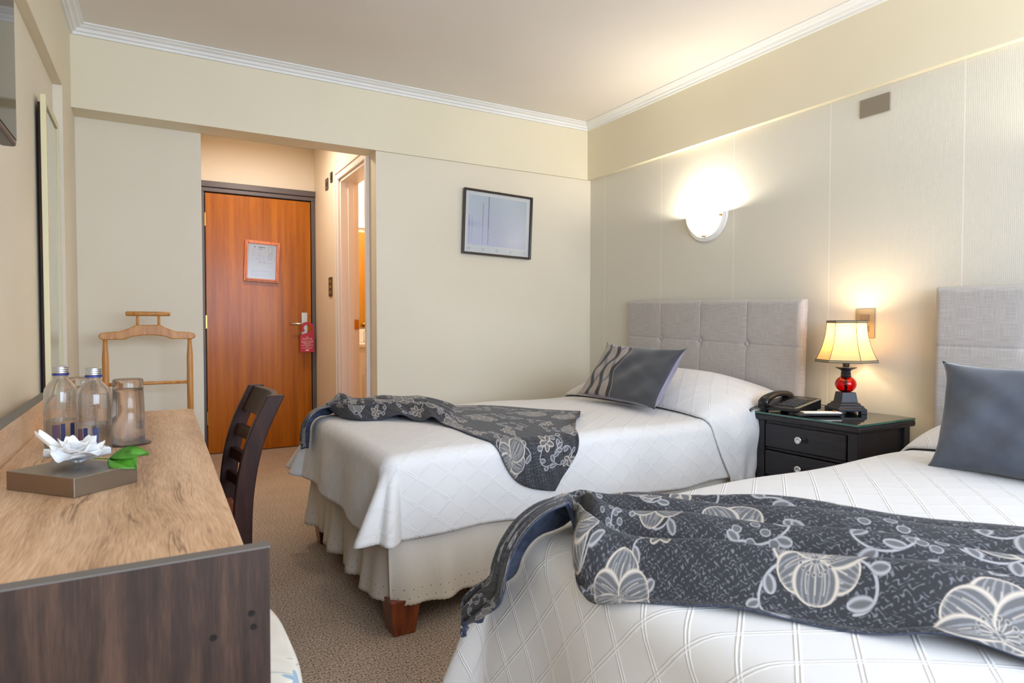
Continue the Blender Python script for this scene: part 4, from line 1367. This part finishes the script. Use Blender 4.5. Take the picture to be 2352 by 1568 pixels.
# bottles
def bottle(x, y, label, rz):
    b = empty('water_bottle', (x, y, DH + .0003), label, 'bottle', rz, 'water bottles on the desk')
    bm = BM()
    outp = [(0, .002), (.030, 0), (.036, .004), (.0375, .012), (.0375, .148), (.0355, .160), (.028, .172), (.0185, .182), (.0155, .188), (.0150, .212)]
    inp = [(.0125, .212), (.0130, .188), (.016, .181), (.0255, .170), (.0325, .158), (.0345, .148), (.0345, .014), (.032, .009), (0, .012)]
    lathe(bm, outp + inp, 40); finish('glass_body', bm, M_glass, b, smooth=True)
    bm = BM(); lathe(bm, [(0, .0095), (.0310, .0095), (.0343, .0142), (.0343, .078), (0, .078)], 40); finish('water', bm, M_water, b, smooth=False)
    bm = BM(); lathe(bm, [(.0157, .194), (.0185, .194), (.0185, .1985), (.0157, .1985)], 32); finish('cap_ring', bm, M_blue2, b)
    bm = BM()
    pr = [(0, .218), (.0155, .218), (.0172, .2165)]
    for k in range(3): pr += [(.0174, .214 - k * .005), (.0166, .2125 - k * .005), (.0174, .211 - k * .005)]
    pr += [(.0174, .199), (.0155, .199)]
    lathe(bm, pr, 32); finish('screw_cap', bm, M_alu, b, smooth=True)
    for (a0, a1, z0, z1, m) in ((-2.2, -1.75, .018, .070, M_lilac), (-1.70, -1.45, .018, .072, M_navy), (-1.15, -.85, .018, .072, M_navy)):
        bm = BM(); rr = .0378
        grid(bm, 6, 1, lambda u, v: Vector((rr * math.cos(a0 + (a1 - a0) * u), rr * math.sin(a0 + (a1 - a0) * u), z0 + (z1 - z0) * v))); finish('label_print', bm, m, b)
    # raised lettering running up the side
    me = text_mesh('raised_lettering', 'VITAL', .020, Matrix.Identity(4), M_glass, b, .0006, 'LEFT').data
    for v in me.vertices:
        X, Y, Z = v.co; an = R_(-70) - (Y - .006) / .0378
        # text runs upwards: X -> height, Y -> around
        rr = .0376 + Z
        v.co = (rr * math.cos(an), rr * math.sin(an), .092 + X * .95)
    return b
bottle(-.196, 1.995, 'glass water bottle with aluminium cap, the left one nearest the wall', R_(10))
bottle(-.118, 1.882, 'glass water bottle with aluminium cap, the right one beside the tumbler', R_(-25))
def tumbler(x, y, label, lab2):
    c_ = bm = BM(); lathe(bm, [(0, 0), (.052, 0), (.054, .0015), (.052, .003), (0, .003)], 40)
    o = finish('coaster', bm, M_coaster); o.location = (x, y, DH + .0003); tag(o, lab2, 'coaster', 'coasters on the desk')
    g = empty('drinking_glass', (x, y, DH + .0036), label, 'glass', 0, 'upturned glasses on the desk')
    bm = BM(); lathe(bm, [(.0385, 0), (.0395, .001), (.0385, .09), (.0365, .150), (.0365, .170), (.034, .174), (0, .173), (0, .150), (.031, .148), (.0345, .140), (.0362, .09), (.0372, .001), (.0385, 0)], 44)
    finish('glass_body', bm, M_glass, g, smooth=True)
tumbler(-.048, 2.007, 'upturned clear tumbler standing alone, right of the bottles', 'dark round coaster under the right-hand tumbler')
tumbler(-.160, 2.14, 'upturned clear tumbler half hidden behind the bottles', 'dark round coaster under the tumbler behind the bottles')

# ---------------------------------------------------------------- dark ladder-back chair
ch = empty('ladder_back_chair', (.10, 2.09, 0), 'dark-stained wooden ladder-back chair pushed in at the desk', 'chair')
cx_, cy_ = -.10, -2.09
def spost(y0, y1):
    bm = BM()
    prof = [(.235, 0), (.225, .2), (.222, .40), (.232, .55), (.262, .68), (.315, .798)]
    rings = []
    n = 24
    for i in range(n + 1):
        f = i / n; x, z = catmull(prof, f)
        w0 = .052 - .004 * f
        rings.append([bm.verts.new((xx_ + cx_, yy_ + cy_, z + dz)) for xx_, yy_, dz in ((x - w0 / 2, y0, 0), (x + w0 / 2, y0, 0), (x + w0 / 2, y1, 0), (x - w0 / 2, y1, 0))])
    for a, b in zip(rings, rings[1:]):
        for k in range(4): bm.faces.new((a[k], a[(k + 1) % 4], b[(k + 1) % 4], b[k]))
    bm.faces.new(rings[0][::-1]); bm.faces.new(rings[-1])
    return bm
Y0c, Y1c = 1.885, 2.285
finish('back_post', spost(Y0c, Y0c + .026), M_dark, ch, bevel=.003)
finish('back_post', spost(Y1c - .026, Y1c), M_dark, ch, bevel=.003)
def slat(z0, z1, th=.018):
    bm = BM(); n = 12; rings = []
    prof = [(.235, 0), (.225, .2), (.222, .40), (.232, .55), (.262, .68), (.315, .800)]
    def xat(z):
        lo, hi = 0, 1
        for _ in range(30):
            m_ = (lo + hi) / 2
            if catmull(prof, m_)[1] < z: lo = m_
            else: hi = m_
        return catmull(prof, lo)[0]
    for i in range(n + 1):
        f = i / n; y = Y0c + .020 + (Y1c - Y0c - .04) * f; bow = .022 * math.sin(PI * f)
        xa, xb = xat(z0) + bow, xat(z1) + bow
        rings.append([bm.verts.new((x + cx_, y + cy_, z)) for x, z in ((xa - th / 2, z0), (xa + th / 2, z0), (xb + th / 2, z1), (xb - th / 2, z1))])
    for a, b in zip(rings, rings[1:]):
        for k in range(4): bm.faces.new((a[k], a[(k + 1) % 4], b[(k + 1) % 4], b[k]))
    bm.faces.new(rings[0][::-1]); bm.faces.new(rings[-1])
    return bm
finish('top_rail', slat(.718, .795, .022), M_dark, ch, bevel=.003)
for z in (.655, .580, .505): finish('back_slat', slat(z - .016, z + .018), M_dark, ch, bevel=.003)
bm = BM(); prism(bm, [(.235 + cx_, Y0c + .03 + cy_), (.235 + cx_, Y1c - .03 + cy_), (-.16 + cx_, Y1c + .01 + cy_), (-.16 + cx_, Y0c - .01 + cy_)], .405, .432)
finish('seat', bm, M_seatw, ch, bevel=.006)
for y in (Y0c, Y1c - .035):
    bm = BM(); box(bm, -.15 + cx_, -.115 + cx_, y + cy_, y + .035 + cy_, 0, .404); finish('leg', bm, M_dark, ch, bevel=.003)
for y in (Y0c + .005, Y1c - .025):
    bm = BM(); box(bm, -.114 + cx_, .212 + cx_, y + cy_, y + .018 + cy_, .355, .404); finish('seat_frame', bm, M_dark, ch)

# floral upholstered stool under the near end of the desk
st = empty('upholstered_stool', (-.012, 1.20, 0), 'stool upholstered in pale blue and cream flowers, tucked under the desk', 'stool')
bm = BM()
def stf(u, v):
    # superellipse dome, u angle, v radius
    an = 2 * PI * u
    e_ = 2 / 3.6
    c_, s_ = math.cos(an), math.sin(an)
    ex_, ey_ = math.copysign(abs(c_) ** e_, c_) * .235, math.copysign(abs(s_) ** e_, s_) * .245
    if v < .6:
        r_ = v / .6; z = .455 - .022 * r_ ** 3
        return Vector((ex_ * r_ * .93, ey_ * r_ * .93, z))
    f = (v - .6) / .4; ph_ = f * PI
    return Vector((ex_ * (.93 + .07 * math.sin(ph_)), ey_ * (.93 + .07 * math.sin(ph_)), .393 + .04 * math.cos(ph_)))
grid(bm, 72, 26, stf, lambda u, v: (.5 + math.cos(2 * PI * u) * .5 * min(1, v / .6) * (1 + max(0, v - .6)), .5 + math.sin(2 * PI * u) * .5 * min(1, v / .6) * (1 + max(0, v - .6))))
bmesh.ops.remove_doubles(bm, verts=bm.verts, dist=.0003)
bmesh.ops.recalc_face_normals(bm, faces=bm.faces)
finish('seat_cushion', bm, M_stool, st, keep_uv=True)
bm = BM(); box(bm, -.20, .20, -.21, .21, .30, .3525); finish('seat_frame', bm, M_dark, st)
for sx_ in (-1, 1):
    for sy in (-1, 1):
        bm = BM(); box(bm, sx_ * .18 - .018, sx_ * .18 + .018, sy * .19 - .018, sy * .19 + .018, 0, .2995); finish('leg', bm, M_dark, st)

# ---------------------------------------------------------------- valet stand
vs_ = empty('valet_stand', (.004, 3.62, 0), 'beech wooden clothes valet stand with hanger bar against the recessed wall', 'valet stand')
def bar(bm, pts, r): tube(bm, pts, r, 10)
bm = BM(); tube(bm, [(-.097, 0, 1.052), (-.092, 0, 1.053), (.092, 0, 1.053), (.097, 0, 1.052)], [.006, .0115, .0115, .006], 12); finish('top_bar', bm, M_valet, vs_, smooth=True)
for x in (-.046, .046): bm = BM(); tube(bm, [(x, 0, .99), (x, 0, 1.045)], .0065, 10); finish('dowel', bm, M_valet, vs_, smooth=True)
bm = BM()
up = [(-.255, .945), (-.245, .958), (-.22, .962), (-.15, .966), (-.10, .982), (-.065, .998), (.065, .998), (.10, .982), (.15, .966), (.22, .962), (.245, .958), (.255, .945)]
lo = [(.25, .932), (.235, .926), (.125, .926), (.085, .940), (.03, .947), (-.03, .947), (-.085, .940), (-.125, .926), (-.235, .926), (-.25, .932)]
prism(bm, [(x_ * .82, y_) for x_, y_ in up + lo], -.013, .013, Mx); finish('hanger', bm, M_valet, vs_, bevel=.005)
for s_ in (-1, 1):
    bm = BM(); x = s_ * .182
    tube(bm, [(x, 0, .928), (x, 0, .90), (x, 0, .84), (x, 0, .70), (x, 0, .05)], [.009, .010, .0145, .0145, .0145], 12); finish('post', bm, M_valet, vs_, smooth=True)
    bm = BM(); box(bm, x - .014, x + .014, -.20, .16, .012, .05); finish('foot', bm, M_valet, vs_, bevel=.006)
for z in (.708, .30): bm = BM(); tube(bm, [(-.182, 0, z), (.182, 0, z)], .0085, 10); finish('cross_bar', bm, M_valet, vs_, smooth=True)
